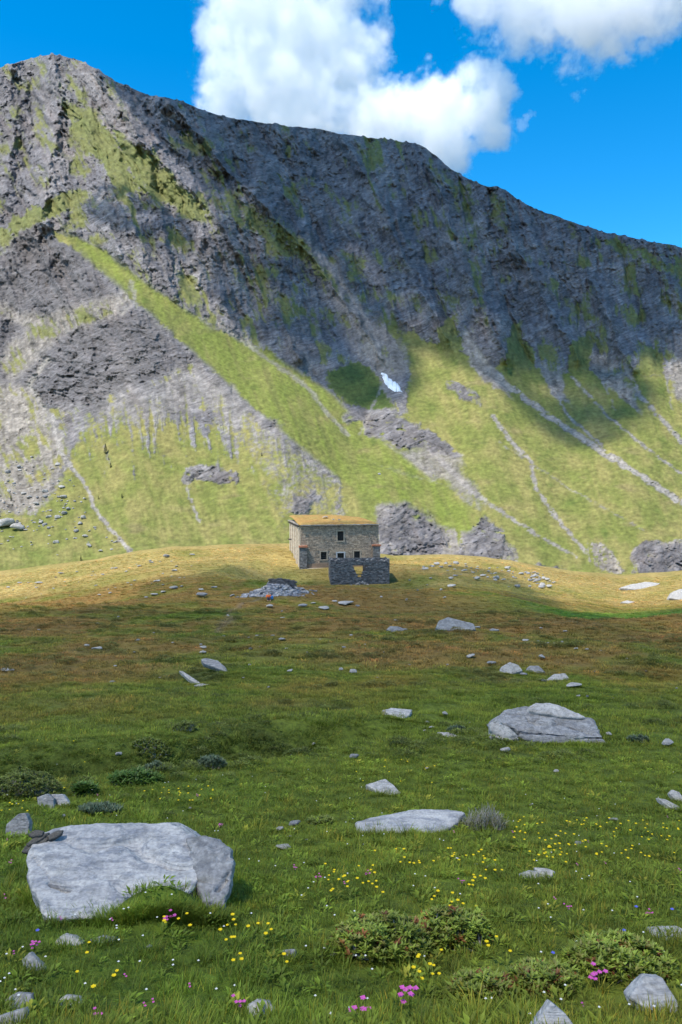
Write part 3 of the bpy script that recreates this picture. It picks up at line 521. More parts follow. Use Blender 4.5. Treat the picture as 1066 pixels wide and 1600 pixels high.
# ================================================================== stone materials
def stone_mat(name, base, pale, dark, scale=1.0, stretch=(1, 1, 4), rot=(0.25, 0.3, 0.2), lichen=0.25):
    b = NB(name); c = b.coord(stretch, 'Object', rot); o = b.coord((1, 1, 1))
    n1 = b.noise(c, 2.2 * scale, 6, 0.62, 0.6); n2 = b.noise(o, 7 * scale, 5, 0.6); n3 = b.noise(o, 38 * scale, 4, 0.6); n4 = b.noise(c, 9 * scale, 4, 0.6, 0.4)
    col = b.mix(b.ramp(n1, [(0.36, 0.0), (0.66, 1.0)]), base, pale); col = b.mix(b.math('MULTIPLY', b.ramp(n4, [(0.44, 0.0), (0.64, 1.0)]), 0.75), col, dark)
    col = b.mix(b.math('MULTIPLY', b.ramp(n2, [(0.52, 0.0), (0.68, 1.0)]), lichen), col, (0.10, 0.095, 0.075))
    col = b.mix(1.0, col, b.ramp(n3, [(0.3, 0.72), (0.7, 1.22)]), 'MULTIPLY')
    hv = b.math('ADD', b.math('MULTIPLY', n1, 1.0), b.math('MULTIPLY', n4, 0.5)); nb = b.bump(hv, 0.6, 0.05 / scale); nb = b.bump(n2, 0.45, 0.03 / scale, nb); nb = b.bump(n3, 0.4, 0.006 / scale, nb)
    return b.done(col, nb, 0.88)
ST_PALE = stone_mat('pale_gneiss', (.34, .33, .325), (.50, .48, .45), (.16, .17, .195), stretch=(.5, 1.2, 6), rot=(.5, .35, .15))
ST_GREY = stone_mat('grey_schist', (.22, .215, .215), (.36, .35, .335), (.12, .12, .125), lichen=0.45)
ST_DARK = stone_mat('dark_slate', (.075, .068, .06), (.15, .135, .115), (.04, .038, .036), 1.4)
ST_SMALL = stone_mat('weathered_pale_stone', (.34, .32, .295), (.50, .475, .44), (.20, .19, .175), 1.2, (1, 1, 2), lichen=0.3)
def hull_mesh(pts, voxel, amp, sc, seed=0.0, strata=0.0, sdir=(0.1, 0.25, 1), carve=()):
    bm = bmesh.new(); groups = pts if isinstance(pts[0][0], (list, tuple, np.ndarray, Vector)) else [pts]
    for g in groups:
        vs = [bm.verts.new(tuple(p)) for p in g]; r = bmesh.ops.convex_hull(bm, input=vs)
        bmesh.ops.delete(bm, geom=list({e for e in r['geom_interior'] + r['geom_unused'] if isinstance(e, bmesh.types.BMVert) and e.is_valid}), context='VERTS')
    bmesh.ops.recalc_face_normals(bm, faces=bm.faces)
    mt = bpy.data.meshes.new('t'); bm.to_mesh(mt); bm.free(); ob = link('t', mt)
    md = ob.modifiers.new('r', 'REMESH'); md.mode = 'VOXEL'; md.voxel_size = voxel
    me = bpy.data.meshes.new_from_object(ob.evaluated_get(bpy.context.evaluated_depsgraph_get())); bpy.data.objects.remove(ob)
    n = len(me.vertices); V = np.empty(n * 3, np.float32); N = V.copy(); me.vertices.foreach_get('co', V); me.vertices.foreach_get('normal', N); V = V.reshape(-1, 3); N = N.reshape(-1, 3)
    E = np.empty(len(me.edges) * 2, np.int32); me.edges.foreach_get('vertices', E); E = E.reshape(-1, 2)
    for _ in range(2):                             # soften the hull's edges a little, as weather does
        s = np.zeros_like(V); c = np.zeros(n); np.add.at(s, E[:, 0], V[E[:, 1]]); np.add.at(s, E[:, 1], V[E[:, 0]]); np.add.at(c, E[:, 0], 1); np.add.at(c, E[:, 1], 1); V = 0.5 * V + 0.5 * s / np.maximum(c, 1)[:, None]
    q = V / sc + seed; d = amp * (0.7 * fbm(q[:, 0], q[:, 1], q[:, 2], 3) + 0.5 * ridged(q[:, 0] * 2.1, q[:, 1] * 2.1, q[:, 2] * 2.1, 3) - 0.15)
    if strata:
        w = V @ (np.array(sdir) / np.linalg.norm(sdir)) / strata + 0.6 * fbm(q[:, 0], q[:, 1], q[:, 2], 2) + seed; fr = w - np.floor(w); d = d - amp * 1.3 * np.exp(-((fr - .5) / .10) ** 2) * sstep(-0.3, 0.3, fbm(q[:, 0] * .8, q[:, 1] * .8, q[:, 2] * .8 + 9, 2))
    V = V + N * d[:, None]
    for (c, r, dep) in carve:                      # clefts worn into the stone
        k = np.exp(-(np.linalg.norm(V - np.array(c), axis=1) / r) ** 2); V = V - N * (k * dep)[:, None]
    me.vertices.foreach_set('co', V.astype(np.float32).ravel()); me.polygons.foreach_set('use_smooth', np.ones(len(me.polygons), bool)); me.update()
    return me
def at(u, v, y):
    cx, ry, rz = (float(t) for t in ray(u, v)); return np.array([y * cx / ry, y, y * rz / ry])
def outline_rock(name, label, outline, lean=1.0, thick=0.6, mat=ST_PALE, cat='rock', group=None, voxel=None, amp=None, inner=(), seed=None, strata=0.0, carve=(), base=None, parent=None, sc=None, sink=0.25):
    """A rock whose seen face has this outline: the face starts on the turf at its lowest point and leans back; the body goes on behind and into the ground."""
    vb = max(p[1] for p in outline); ub = sum(p[0] for p in outline if p[1] > vb - 12) / max(1, sum(p[1] > vb - 12 for p in outline)); g = hit(ub, vb) if base is None else np.array(base, float); y0 = g[1]; m = px(y0)
    def p3(u, v, extra=0.0):
        k = (vb - v) * lean if not isinstance(lean, tuple) else min(vb - v, vb - lean[1]) * lean[0] + max(0, lean[1] - v) * lean[2]
        return at(u, v, y0 + k * m + extra)
    face = [p3(*q) for q in outline] + [p3(*q) for q in inner]
    W = (max(p[0] for p in outline) - min(p[0] for p in outline)) * m
    body = []
    for q in face: body.append(q + np.array([0, thick * W * 0.55, -thick * W * 0.25])); body.append(q * np.array([1, 1, 1]) + np.array([0, thick * W * 0.15, -sink * W * 0.6 - 0.02]))
    pts = [q - g for q in face + body]
    sd = random.random() * 50 if seed is None else seed
    me = hull_mesh(pts, voxel or max(W / 46, 0.006), amp if amp is not None else W * 0.022, sc or W * 0.28, sd, strata, carve=[(p3(cu, cv, ce) - g, r * m, d * m) for cu, cv, r, d, ce in carve])
    o = link(name, me, mat, parent); o.location = g if parent is None else g - np.array(parent.location)
    if parent is None: tag(o, label, cat, group)
    return o
# ---- the big slab-like boulder in the near left
gA = hit(205, 1428); bA = empty('boulder', gA); tag(bA, 'largest pale flat-topped boulder with a split right end, dark stones piled on its corner', 'boulder')
outline_rock('main_block', None, [(58,1302),(100,1293),(150,1289),(268,1288),(282,1308),(314,1314),(324,1340),(312,1372),(296,1405),(280,1426),(180,1432),(75,1436),(92,1400),(52,1392),(42,1365),(44,1335)], (1.6, 1330, 2.3), 0.5, ST_PALE, amp=0.036, sc=0.45, voxel=0.012, seed=3.1, parent=bA, base=gA, strata=0.16,
    carve=[(78 + 4 * i, 1381 + 1.6 * i, 4.2, 22, 0) for i in range(8)] + [(240 + 5 * i, 1402 - 1.4 * i, 4, 16, 0) for i in range(11)] + [(50 + 4 * i, 1336 + 5 * i, 4, 9, 0) for i in range(8)])
gB = hit(334, 1444); outline_rock('split_block', None, [(290,1309),(316,1308),(342,1314),(361,1330),(364,1352),(359,1392),(353,1414),(338,1445),(324,1440),(330,1404),(339,1366),(334,1338)], (1.3, 1340, 2.2), 0.7, ST_GREY, amp=0.035, sc=0.3, voxel=0.012, seed=8.3, parent=bA, base=gB, strata=0.13, carve=[(340 + 2.4 * i, 1392 - 3.5 * i, 4, 14, 0) for i in range(9)])
# ---- the layered boulder at mid right
gC = hit(850, 1163); bC = empty('boulder', gC); tag(bC, 'long grey boulder split into layers, alone on the green turf at mid right', 'boulder')
outline_rock('upper_slab', None, [(772,1124),(795,1109),(830,1104),(900,1119),(926,1126),(934,1138),(941,1152),(900,1152),(850,1146),(812,1142),(790,1128)], 2.3, 0.8, ST_GREY, parent=bC, base=at(850, 1153, gC[1] + 0.05), amp=0.085, sc=0.7, voxel=0.022, seed=12.2, strata=0.2, carve=[(868 + 5 * i, 1127 + 1.7 * i, 3.0, 18, 0) for i in range(12)] + [(788 + 5 * i, 1114 + 1.2 * i + 2 * math.sin(i), 2.6, 16, 0) for i in range(12)] + [(850 + 5 * i, 1112 + 0.9 * i, 2.6, 16, 0) for i in range(12)])
outline_rock('lower_slab', None, [(812,1146),(850,1151),(900,1156),(942,1155),(949,1163),(930,1166),(880,1163),(830,1159),(816,1153)], 0.5, 0.9, ST_GREY, parent=bC, base=gC, amp=0.045, sc=0.6, voxel=0.03, seed=4.2)
outline_rock('end_block', None, [(766,1130),(776,1125),(792,1134),(808,1147),(812,1154),(790,1156),(768,1152)], 0.6, 0.9, ST_SMALL, parent=bC, base=at(790, 1156, gC[1] + 0.02), amp=0.04, sc=0.5, voxel=0.025, seed=6.2, strata=0.22)
outline_rock('back_slab', None, [(826,1110),(836,1099),(858,1098),(878,1104),(884,1112),(916,1121),(880,1120)], 1.6, 0.8, ST_SMALL, parent=bC, base=at(860, 1121, gC[1] + 0.75), amp=0.04, sc=0.5, voxel=0.03, seed=16.2)
HERO = [
 ('pale flat slab lying beside a twiggy bush in the green turf', [(556,1286),(580,1279),(618,1272),(645,1266),(700,1266),(728,1270),(716,1284),(690,1300),(640,1301),(600,1302),(560,1300)], 2.0, 0.3, ST_PALE),
 ('pale triangular slab lying flat in short green turf', [(572,1226),(602,1217),(614,1226),(628,1240),(606,1242),(590,1236)], 2.2, 0.4, ST_SMALL),
 ('flat pale slab lying above the small gully, left of the layered boulder', [(597,1110),(612,1106),(644,1109),(640,1117),(628,1123),(612,1117)], 2.4, 0.3, ST_SMALL),
 ('upright pointed pale rock behind the corner of the largest boulder', [(8,1302),(10,1288),(28,1272),(40,1270),(46,1286),(44,1302),(22,1310)], 0.5, 0.7, ST_GREY),
 ('broken grey rock at the edge of the leafy gully bank', [(58,1246),(74,1240),(84,1248),(84,1264),(60,1264)], 0.6, 0.8, ST_GREY),
 ('pale rock leaning against a broken grey one on the gully bank', [(80,1241),(98,1241),(106,1252),(112,1260),(92,1258)], 0.6, 0.7, ST_PALE),
 ('pointed grey rock cut by the bottom edge of the picture', [(830,1612),(846,1590),(862,1566),(884,1584),(900,1606),(902,1625),(840,1628)], 0.55, 0.7, ST_PALE),
 ('rough grey rock among leafy shoots in the bottom right corner', [(984,1556),(998,1542),(1010,1526),(1036,1528),(1050,1556),(1062,1570),(1058,1582),(1030,1584),(1004,1572)], 0.9, 0.7, ST_PALE),
 ('flat pale slab at the right border above the leafy shoots', [(1012,1450),(1062,1448),(1075,1456),(1066,1466),(1038,1471),(1022,1462)], 2.0, 0.4, ST_SMALL),
 ('pale stone with a flat broken top in flowery turf', [(812,1366),(828,1360),(842,1362),(842,1375),(826,1376)], 0.9, 0.6, ST_SMALL),
 ('white stone leaning on a flat-topped one in flowery turf', [(836,1356),(856,1357),(868,1362),(858,1374),(842,1376)], 0.9, 0.6, ST_SMALL),
 ('small white wedge of stone lying in grass with yellow flowers', [(757,1355),(772,1348),(776,1351),(764,1358)], 0.9, 0.6, ST_SMALL),
 ('rounded pale stone below the largest boulder', [(86,1470),(98,1460),(116,1463),(130,1474),(118,1478),(90,1477)], 0.9, 0.7, ST_SMALL),
 ('low grey stone almost sunk in grass below the largest boulder', [(140,1468),(160,1462),(182,1465),(176,1472),(150,1474)], 1.5, 0.5, ST_GREY),
 ('jagged grey stone among pink flowers near the left border', [(34,1500),(46,1488),(56,1498),(70,1512),(56,1518),(38,1512)], 0.8, 0.7, ST_GREY),
 ('round pale stone in the grass near the bottom left', [(88,1566),(100,1556),(124,1558),(126,1566),(110,1576),(92,1574)], 0.9, 0.7, ST_SMALL),
 ('pale stone at the left border above two darker ones', [(8,1562),(24,1552),(48,1554),(50,1564),(30,1576),(10,1576)], 0.9, 0.7, ST_GREY),
 ('dark grey stone in the bottom left corner', [(-8,1590),(22,1586),(38,1576),(40,1584),(30,1606),(0,1610)], 0.7, 0.7, ST_GREY),
 ('lichen-spotted round stone at the bottom edge', [(384,1574),(400,1564),(420,1566),(430,1578),(424,1592),(396,1590)], 0.9, 0.7, ST_SMALL),
 ('small block of stone left of the leafy shrub', [(440,1486),(452,1484),(463,1484),(462,1496),(446,1498)], 0.5, 0.7, ST_GREY),
 ('pale standing stone at the right border above flowery turf', [(1046,1240),(1052,1234),(1062,1238),(1072,1252),(1056,1252)], 0.6, 0.6, ST_SMALL),
 ('long pale slab tilted into the turf at the right border', [(1028,1247),(1040,1249),(1062,1260),(1060,1266),(1044,1260)], 1.2, 0.5, ST_SMALL),
 ('white rock with a pointed top at the far end of the brown grass', [(853,1064),(862,1060),(866,1053),(884,1052),(892,1064),(872,1064)], 0.9, 0.7, ST_SMALL),
 ('rounded pale boulder in a cluster on the brown grass', [(781,1050),(784,1042),(797,1034),(810,1039),(817,1048),(800,1053)], 0.6, 0.8, ST_SMALL),
 ('low grey boulder right of the rounded one in the cluster', [(822,1048),(828,1040),(842,1040),(852,1050),(836,1052)], 0.8, 0.8, ST_GREY),
 ('dark layered rock on the rim of the green hollow', [(682,980),(686,970),(700,964),(722,970),(740,974),(744,984),(716,986),(690,985)], 0.7, 0.8, ST_GREY),
 ('long pale rock sloping down the brown meadow at left', [(314,1030),(322,1028),(340,1032),(352,1042),(356,1050),(340,1044),(318,1036)], 1.2, 0.6, ST_GREY),
 ('thin pale log-like stone lying aslant in the brown meadow', [(280,1048),(286,1049),(312,1066),(310,1069),(296,1062)], 1.3, 0.4, ST_SMALL),
 ('flat pale stone at the foot of the log-like one', [(303,1071),(312,1068),(328,1069),(318,1073)], 1.6, 0.5, ST_SMALL),
 ('long dark rock ledge in the brown grass below the ruin', [(604,984),(610,978),(622,979),(637,983),(634,986),(612,987)], 0.7, 0.7, ST_GREY),
 ('broad pale rock sheet on the crest at right', [(970,918),(985,913),(1010,909),(1032,911),(1024,917),(992,921)], 2.0, 0.5, ST_SMALL),
 ('pale rock outcrop on the crest at the right border', [(1046,934),(1052,924),(1064,920),(1084,922),(1080,936),(1062,937)], 1.0, 0.6, ST_SMALL),
 ('low pale slab alone on the sunlit grass at right', [(970,941),(980,938),(992,940),(984,943)], 1.6, 0.5, ST_SMALL),
 ('pale slab left of the layered boulder, in the gully', [(684,1144),(700,1144),(718,1150),(712,1154),(698,1151)], 1.5, 0.5, ST_SMALL)]
for i, (lab, ol, lean, th, mt) in enumerate(HERO):
    outline_rock('rock', lab, ol, lean, th, mt, 'rock')
# ---- dark slates piled on the corner of the big boulder
for i, (lab, ol, yb) in enumerate([('longest curved dark slate on the corner of the largest boulder', [(33,1331),(40,1322),(60,1313),(74,1301),(75,1312),(64,1324),(48,1332)], 0.25), ('middle dark slate in the pile on the largest boulder', [(41,1319),(50,1311),(70,1302),(73,1305),(58,1315),(44,1321)], 0.32), ('top dark slate of the pile on the largest boulder', [(44,1303),(54,1297),(68,1299),(66,1305),(50,1307)], 0.42), ('brownish slate reaching right from the pile on the largest boulder', [(75,1305),(86,1299),(98,1297),(97,1302),(84,1310),(76,1312)], 0.40)]):
    b0 = at(sum(p[0] for p in ol) / len(ol), max(p[1] for p in ol), gA[1] + 0.62 + yb * 0.45); outline_rock('slate', lab, ol, 0.9, 0.5, ST_DARK, 'slate', 'dark slates piled on the boulder', base=b0, amp=0.008, voxel=0.006, sink=0.05)
# ---- smaller stones: a dozen shapes, each stone its own object
PROTO = []
for i in range(12):
    r = random.Random(40 + i); pts = []
    for k in range(16):
        a = r.uniform(0, 2 * math.pi); e = r.uniform(-0.5, 1); rr = r.uniform(0.75, 1.0); pts.append((0.5 * rr * math.cos(a) * math.sqrt(max(0.15, 1 - e * e * .7)), 0.36 * rr * math.sin(a) * math.sqrt(max(0.15, 1 - e * e * .7)), 0.5 + 0.5 * e * rr))
    me = hull_mesh(pts, 0.075, 0.045, 0.35, 5.0 * i); me.name = 'stone'; me.materials.append((ST_SMALL, ST_SMALL, ST_GREY)[i % 3]); PROTO.append(me)
def stone(u, v, w, h, label, group=None, loc=None, cat='stone', sink=0.15, name='stone'):
    g = hit(u, v) if loc is None else np.array(loc); m = px(g[1]) if loc is None else 1.0
    o = bpy.data.objects.new(name, random.choice(PROTO)); COL.objects.link(o)
    W = w * m * 1.05; Hh = max(h * m * 1.05, 0.18 * W); o.scale = (W, W * random.uniform(.8, 1.1), Hh * (1 + sink)); o.location = (g[0], g[1] + 0.2 * W, g[2] - sink * Hh); o.rotation_euler = (random.uniform(-.1, .1), random.uniform(-.12, .12), random.uniform(0, .6) + (math.pi if random.random() < .5 else 0))
    tag(o, label, cat, group); return o
FAR = [(315,934,24,8),(334,919,12,3),(314,923,10,4),(422,950,14,6),(473,949,22,5),(506,953,22,6),(540,946,30,7),(559,949,10,4),(522,941,12,3),(490,944,10,3),(636,940,5,5),(653,924,5,4),(690,924,6,5),(441,957,5,3),(442,967,9,3),(356,964,6,4),(619,971,9,3),(272,893,10,4),(245,910,14,4),(260,872,14,7),(152,976,9,3),(185,965,6,3),(270,921,18,6),(240,931,14,5),(228,935,8,3),(255,927,10,4),(284,918,7,3),(695,935,7,3),(707,919,16,7),(200,912,6,2),(218,886,9,3),(180,889,9,3),(160,899,7,3),(300,868,12,3),(236,880,8,3),(143,900,6,2),(60,912,14,3),(95,897,12,3),(30,912,10,3),(640,908,5,3),(668,915,6,2),(596,934,6,3),(575,922,5,2)]
MID = [(402,995,7,3),(426,994,8,2),(389,997,5,2),(441,1002,14,5),(391,1016,7,4),(408,1012,7,3),(448,1015,7,3),(537,1014,9,4),(549,994,6,3),(390,1042,7,5),(454,1051,15,5),(314,1009,6,4),(317,1014,14,5),(317,1022,14,5),(135,1011,12,5),(150,1016,20,5),(10,1050,24,5),(175,1069,12,5),(180,1042,6,3),(215,1002,10,4),(210,1021,6,3),(570,1008,6,2),(600,1020,5,2),(500,1000,5,2),(660,1010,6,3),(240,990,6,2),(60,985,7,2),(100,1000,6,2),(270,1005,6,2),(350,995,5,2),(480,1020,5,2),(700,1040,6,3),(640,1040,5,2),(590,1060,5,2),(420,1075,6,3),(80,1060,6,2),(380,1060,5,2),(250,1060,5,2)]
MIDR = [(746,984,12,7),(774,990,20,7),(822,1002,14,3),(842,1003,7,2),(856,1006,9,2),(867,1007,6,3),(879,1005,8,3),(901,1015,9,3),(918,1016,8,3),(939,1018,5,2),(846,983,7,3),(884,988,9,3),(738,1029,18,7),(770,1039,20,6),(846,1031,16,8),(819,1056,18,5),(852,1066,15,4),(900,1075,34,4),(905,1089,10,3),(919,1091,6,6),(1058,1078,6,4),(959,1093,5,3),(980,1030,5,2),(1010,1050,5,2),(930,1050,5,2)]
NEAR = [(695,1120,14,8),(734,1131,7,3),(664,1144,8,4),(675,1139,12,4),(668,1130,8,3),(791,1176,22,8),(555,1187,22,9),(668,1203,8,4),(870,1207,12,4),(1046,1166,26,10),(830,1260,8,4),(960,1284,18,5),(952,1152,14,8),(185,1183,14,8),(265,1203,7,6),(99,1278,8,6),(297,1265,7,4),(225,1269,5,3),(462,1292,26,9),(438,1299,14,7),(442,1328,32,6),(452,1309,10,3),(455,1182,5,4),(490,1166,8,6),(480,1314,8,3),(569,1322,8,4),(904,1322,20,5),(745,1354,9,5),(521,1496,13,7),(233,1484,13,7),(22,1434,9,7),(600,1160,5,3),(640,1165,6,3)]
def deflabels(lst, phr, grp):
    for (u, v, w, h) in lst: stone(u, v, w, h, phr, grp)
deflabels(FAR, 'pale stone lying in the grass of the rise around the house and ruin', 'stones on the rise')
deflabels(MID, 'small pale stone lying in the brown grass of the middle meadow', 'stones in the brown meadow')
deflabels(MIDR, 'pale stone near the rim of the green hollow at right', 'stones near the hollow')
deflabels(NEAR, 'small pale stone lying in the green turf of the near meadow', 'stones in the near turf')
for (u, v, w, h, lab) in [(533,1051,9,10,'left one of two upright white stones standing close together in brown grass'), (552,1054,14,9,'right one of two upright white stones standing close together in brown grass')]: stone(u, v, w, h, lab)
rr = random.Random(3)
for i in range(85):                               # the stony sunlit crest right of the house
    u = rr.triangular(640, 900, 800); v0 = np.interp(u, [640, 700, 800, 900], [884, 878, 888, 905]); v = v0 + abs(rr.gauss(0, 1)) * 13 + 2
    w = rr.choice([4, 4, 5, 6, 7, 9, 13]); stone(u, v, w, w * rr.uniform(.35, .6), 'pale stone strewn over the sunlit crest right of the house', 'stones on the crest')
for i in range(40):
    u = rr.uniform(10, 300); v = np.interp(u, [0, 100, 200, 300], [912, 897, 880, 866]) + rr.random() ** 1.5 * 45; w = rr.choice([3, 4, 5, 7]); stone(u, v, w, w * .4, 'pale stone on the sunlit slope left of the house', 'stones on the sunlit slope')
for (u, v, w, h) in [(842,912,16,8),(834,905,12,6),(848,918,14,8),(826,898,10,5),(856,908,10,6)]: stone(u, v, w, h, 'block in the heap of pale stones on the crest right of the house', 'heap of crest stones')
# ---- things lying on the mountainside
def mhit(u, v):
    j = int(np.clip(np.searchsorted(us, u), 1, NC - 2)); t = (955 - v) / (955 - vsky[j]); i = int(np.clip(round(t * (NR - 1)), 0, NR - 1)); return M[i, j]
for i in range(210):
    u = rr.uniform(-10, 200); v = rr.triangular(690, 872, 810); w = rr.choice([3.5, 4, 5, 5, 6, 8, 11]); 
    if u > 60 + (v - 690) * 0.8: continue
    g = mhit(u, v); k = px(g[1]); stone(0, 0, w * k, w * k * rr.uniform(.45, .7), 'boulder on the scree and turf at the left foot of the mountain', 'boulders below the scree', loc=g, name='boulder', cat='boulder', sink=.3)
for (u, v, w, h, lab) in [(6,826,34,20,'largest block among the boulders at the left foot of the mountain, cut by the border'), (24,832,26,16,'pale broken block right of the largest boulder at the mountain foot'), (97,780,13,9,'dark-sided boulder above the stony turf at the mountain foot'), (100,804,12,8,'rounded boulder beside the pale stream bed at the mountain foot'), (85,850,11,7,'boulder low on the green foot of the mountain'), (592,742,7,4,'pale rock alone on the green spur above the house')]:
    g = mhit(u, v); k = px(g[1]); stone(0, 0, w * k, h * k, lab, loc=g, name='boulder', cat='boulder', sink=.3)
# ---- snow patch in the gully
sg = P((595,582),(603,584),(608,592),(622,600),(627,612),(616,612),(606,606),(599,596)); q = []
gu, gv = np.meshgrid(np.linspace(590, 632, 34), np.linspace(578, 618, 34)); sd = poly_sd(gu + fbm(gu / 5, gv / 5, 1., 2) * 3, gv, sg)
V = np.array([mhit(a, c) for a, c in zip(gu.ravel(), gv.ravel())]); nrm = np.array([-0.05, -0.72, 0.55]); V = V + nrm * (np.clip(sd.ravel(), -1.5, 3) * 0.45)[:, None]
F = grid_faces(34, 34); F = F[(sd.ravel()[F] > -1.2).sum(1) >= 3]
b = NB('old_snow'); n = b.noise(b.pos(), 0.6, 4); me = mesh_np('snow_patch', V, F); o = link('snow_patch', me, b.done(b.mix(n, (.72, .75, .80), (.86, .87, .88)), None, 0.6)); tag(o, 'small patch of white snow left in the rocky gully', 'snow patch')
# ================================================================== the stone house, the ruin and the rubble
def masonry_mat(name, bumpd=0.03):
    b = NB(name); o = b.coord((1, 1, 1)); n = b.noise(o, 9, 5, 0.65); n2 = b.noise(o, 2.2, 4, 0.6)
    col = b.mix(1.0, b.attr('Col'), b.ramp(n, [(0.25, 0.6), (0.75, 1.35)]), 'MULTIPLY'); col = b.mix(1.0, col, b.ramp(n2, [(0.3, 0.8), (0.7, 1.2)]), 'MULTIPLY')
    return b.done(col, b.bump(n, 0.6, bumpd), 0.92)
MASON = masonry_mat('rubble_masonry')
def plain_mat(name, c, k=0.25, sc=4.0, rough=0.9):
    b = NB(name); o = b.coord((1, 1, 1)); n = b.noise(o, sc, 5, 0.6); return b.done(b.mix(1.0, b.mix(0.0, c, c), b.ramp(n, [(0.25, 1 - k), (0.75, 1 + k)]), 'MULTIPLY'), b.bump(n, 0.4, 0.02), rough)
MORTAR = plain_mat('old_lime_mortar', (.19, .165, .135)); DARKIN = plain_mat('interior_shade_fill', (.05, .045, .04)); BRICK = plain_mat('red_brick', (.36, .15, .085), 0.3, 12); PLASTER = plain_mat('pale_weathered_plaster', (.52, .44, .34), 0.22, 1.5)  # the interior material is dark to stand in for unlit rooms
LINTEL = plain_mat('pale_dressed_stone', (.42, .42, .42), 0.15); TANST = plain_mat('tan_dressed_stone', (.34, .28, .21), 0.2); WOOD = plain_mat('grey_old_timber', (.10, .085, .07), 0.3, 8)
BOXF = [(0, 2, 3, 1), (4, 5, 7, 6), (0, 1, 5, 4), (2, 6, 7, 3), (0, 4, 6, 2), (1, 3, 7, 5)]
class Boxes:
    def __init__(s): s.V = []; s.F = []; s.C = []
    def box(s, x0, x1, y0, y1, z0, z1, c=(.3, .3, .3), jit=0.0, R=random):
        n = len(s.V)
        for z in (z0, z1):
            for y in (y0, y1):
                for x in (x0, x1): s.V.append((x + R.uniform(-jit, jit), y + R.uniform(-jit, jit), z + R.uniform(-jit, jit))); s.C.append(c)
        s.F += [tuple(n + i for i in f) for f in BOXF]
    def mesh(s, name):
        me = mesh_np(name, np.array(s.V), np.array(s.F), False); set_col(me, np.array(s.C)); return me
def cells(bx, W, Hh, y0, y1, openings, c):       # solid wall with real openings
    xs = sorted({0.0, W} | {q for o in openings for q in o[:2]}); zs = sorted({0.0, Hh} | {q for o in openings for q in o[2:4]})
    for a, b_ in zip(xs[:-1], xs[1:]):
        for d, e in zip(zs[:-1], zs[1:]):
            mx_, mz_ = (a + b_) / 2, (d + e) / 2
            if not any(o[0] < mx_ < o[1] and o[2] < mz_ < o[3] for o in openings): bx.box(a, b_, y0, y1, d, e, c)
def lay_stones(bx, W, Hh, yf, keep, colour, R, ch=(.14, .26), lw=(.22, .62), proud=(.015, .06), deep=0.12, swap=None):
    z = 0.0
    while z < Hh - 0.05:
        h = min(R.uniform(*ch), Hh - z); x = R.uniform(-0.25, 0)
        while x < W:
            w = R.uniform(*lw); a, b_ = max(x, 0), min(x + w, W)
            if b_ - a > 0.08 and keep((a + b_) / 2, z + h / 2, a, b_, z, z + h):
                pr = R.uniform(*proud); v = (a + .012, b_ - .012, yf - pr, yf + deep, z + .01, z + h - .008)
                if swap: bx.box(*swap(v), colour((a + b_) / 2, z + h / 2), 0.012, R)
                else: bx.box(*v, colour((a + b_) / 2, z + h / 2), 0.015, R)
            x += w
        z += h
YH = 138.0; fl0 = at(470, 889, YH); WH, DH = 14.46, 15.6; HH = float((tan_el(821.5) - tan_el(889)) * YH)
fl0[2] = min(fl0[2], float(H(fl0[0], YH)) + 0.1)
house = empty('stone_house', fl0, math.radians(11)); tag(house, 'abandoned two-storey stone house with a flat grass-grown roof on the crest', 'house')
ZB = -1.2                                          # walls go down into the ground
def hx(u): return (u - 470) / 122.0 * WH           # picture column -> metres along the front
def hz_(v): return (889 - v) / 67.5 * HH
OPEN = [(hx(527), hx(536.5), hz_(846), hz_(831)), (hx(501), hx(510), hz_(875), hz_(863)), (hx(526.8), hx(537.2), hz_(878.5), hz_(865.2)), (hx(553), hx(562.4), hz_(875), hz_(863))]
R = random.Random(21)
bx = Boxes(); cells(bx, WH, HH, 0.0, 0.55, OPEN, (.17, .15, .125)); bx.box(0, WH, 0, .55, ZB, 0, (.2, .18, .15)); link('front_wall', bx.mesh('front_wall'), MASON, house)
bx = Boxes()
inop = lambda a, b_, z0, z1: any(a < o[1] + .1 and b_ > o[0] - .1 and z0 < o[3] + .1 and z1 > o[2] - .1 for o in OPEN)
def fc(x, z):
    g = R.uniform(.72, 1.2); warm = 0.5 + 0.5 * float(perlin(x / 2.3, z / 1.6, 3.0)); t = min(1, max(0, warm)) * (1.0 if z < 3.6 and 3.2 < x < 12 else 0.6)
    a, b_ = np.array([.285, .23, .18]), np.array([.46, .335, .22]); return tuple((a + (b_ - a) * t) * g)
lay_stones(bx, WH, HH, 0.0, lambda x, z, a, b_, z0, z1: not inop(a, b_, z0, z1) and not (2.0 < x < 6.0 and z < 0.9), fc, R)
o = link('front_stonework', bx.mesh('front_stonework'), MASON, house); o['kind'] = 'stuff'
bx = Boxes(); cells(bx, 1, 1, 0, 0, [], (1, 1, 1)); bx = Boxes()
bx.box(0, .55, .55, DH, ZB, HH, (.36, .31, .25)); link('side_wall', bx.mesh('side_wall'), PLASTER, house)
bx = Boxes()
lay_stones(bx, DH - .6, HH, 0.0, lambda x, z, *k: R.random() < .8, lambda x, z: tuple(np.array([.50, .42, .32]) * R.uniform(.75, 1.15)), R, swap=lambda v: (v[2], v[3], .6 + v[0], .6 + v[1], v[4], v[5]))
o = link('side_stonework', bx.mesh('side_stonework'), MASON, house); o['kind'] = 'stuff'
bx = Boxes(); bx.box(WH - .55, WH, .55, DH, ZB, HH, (.2, .18, .16)); link('side_wall', bx.mesh('side_wall'), MASON, house)
bx = Boxes(); bx.box(.55, WH - .55, DH - .55, DH, ZB, HH, (.2, .18, .16)); link('back_wall', bx.mesh('back_wall'), MASON, house)
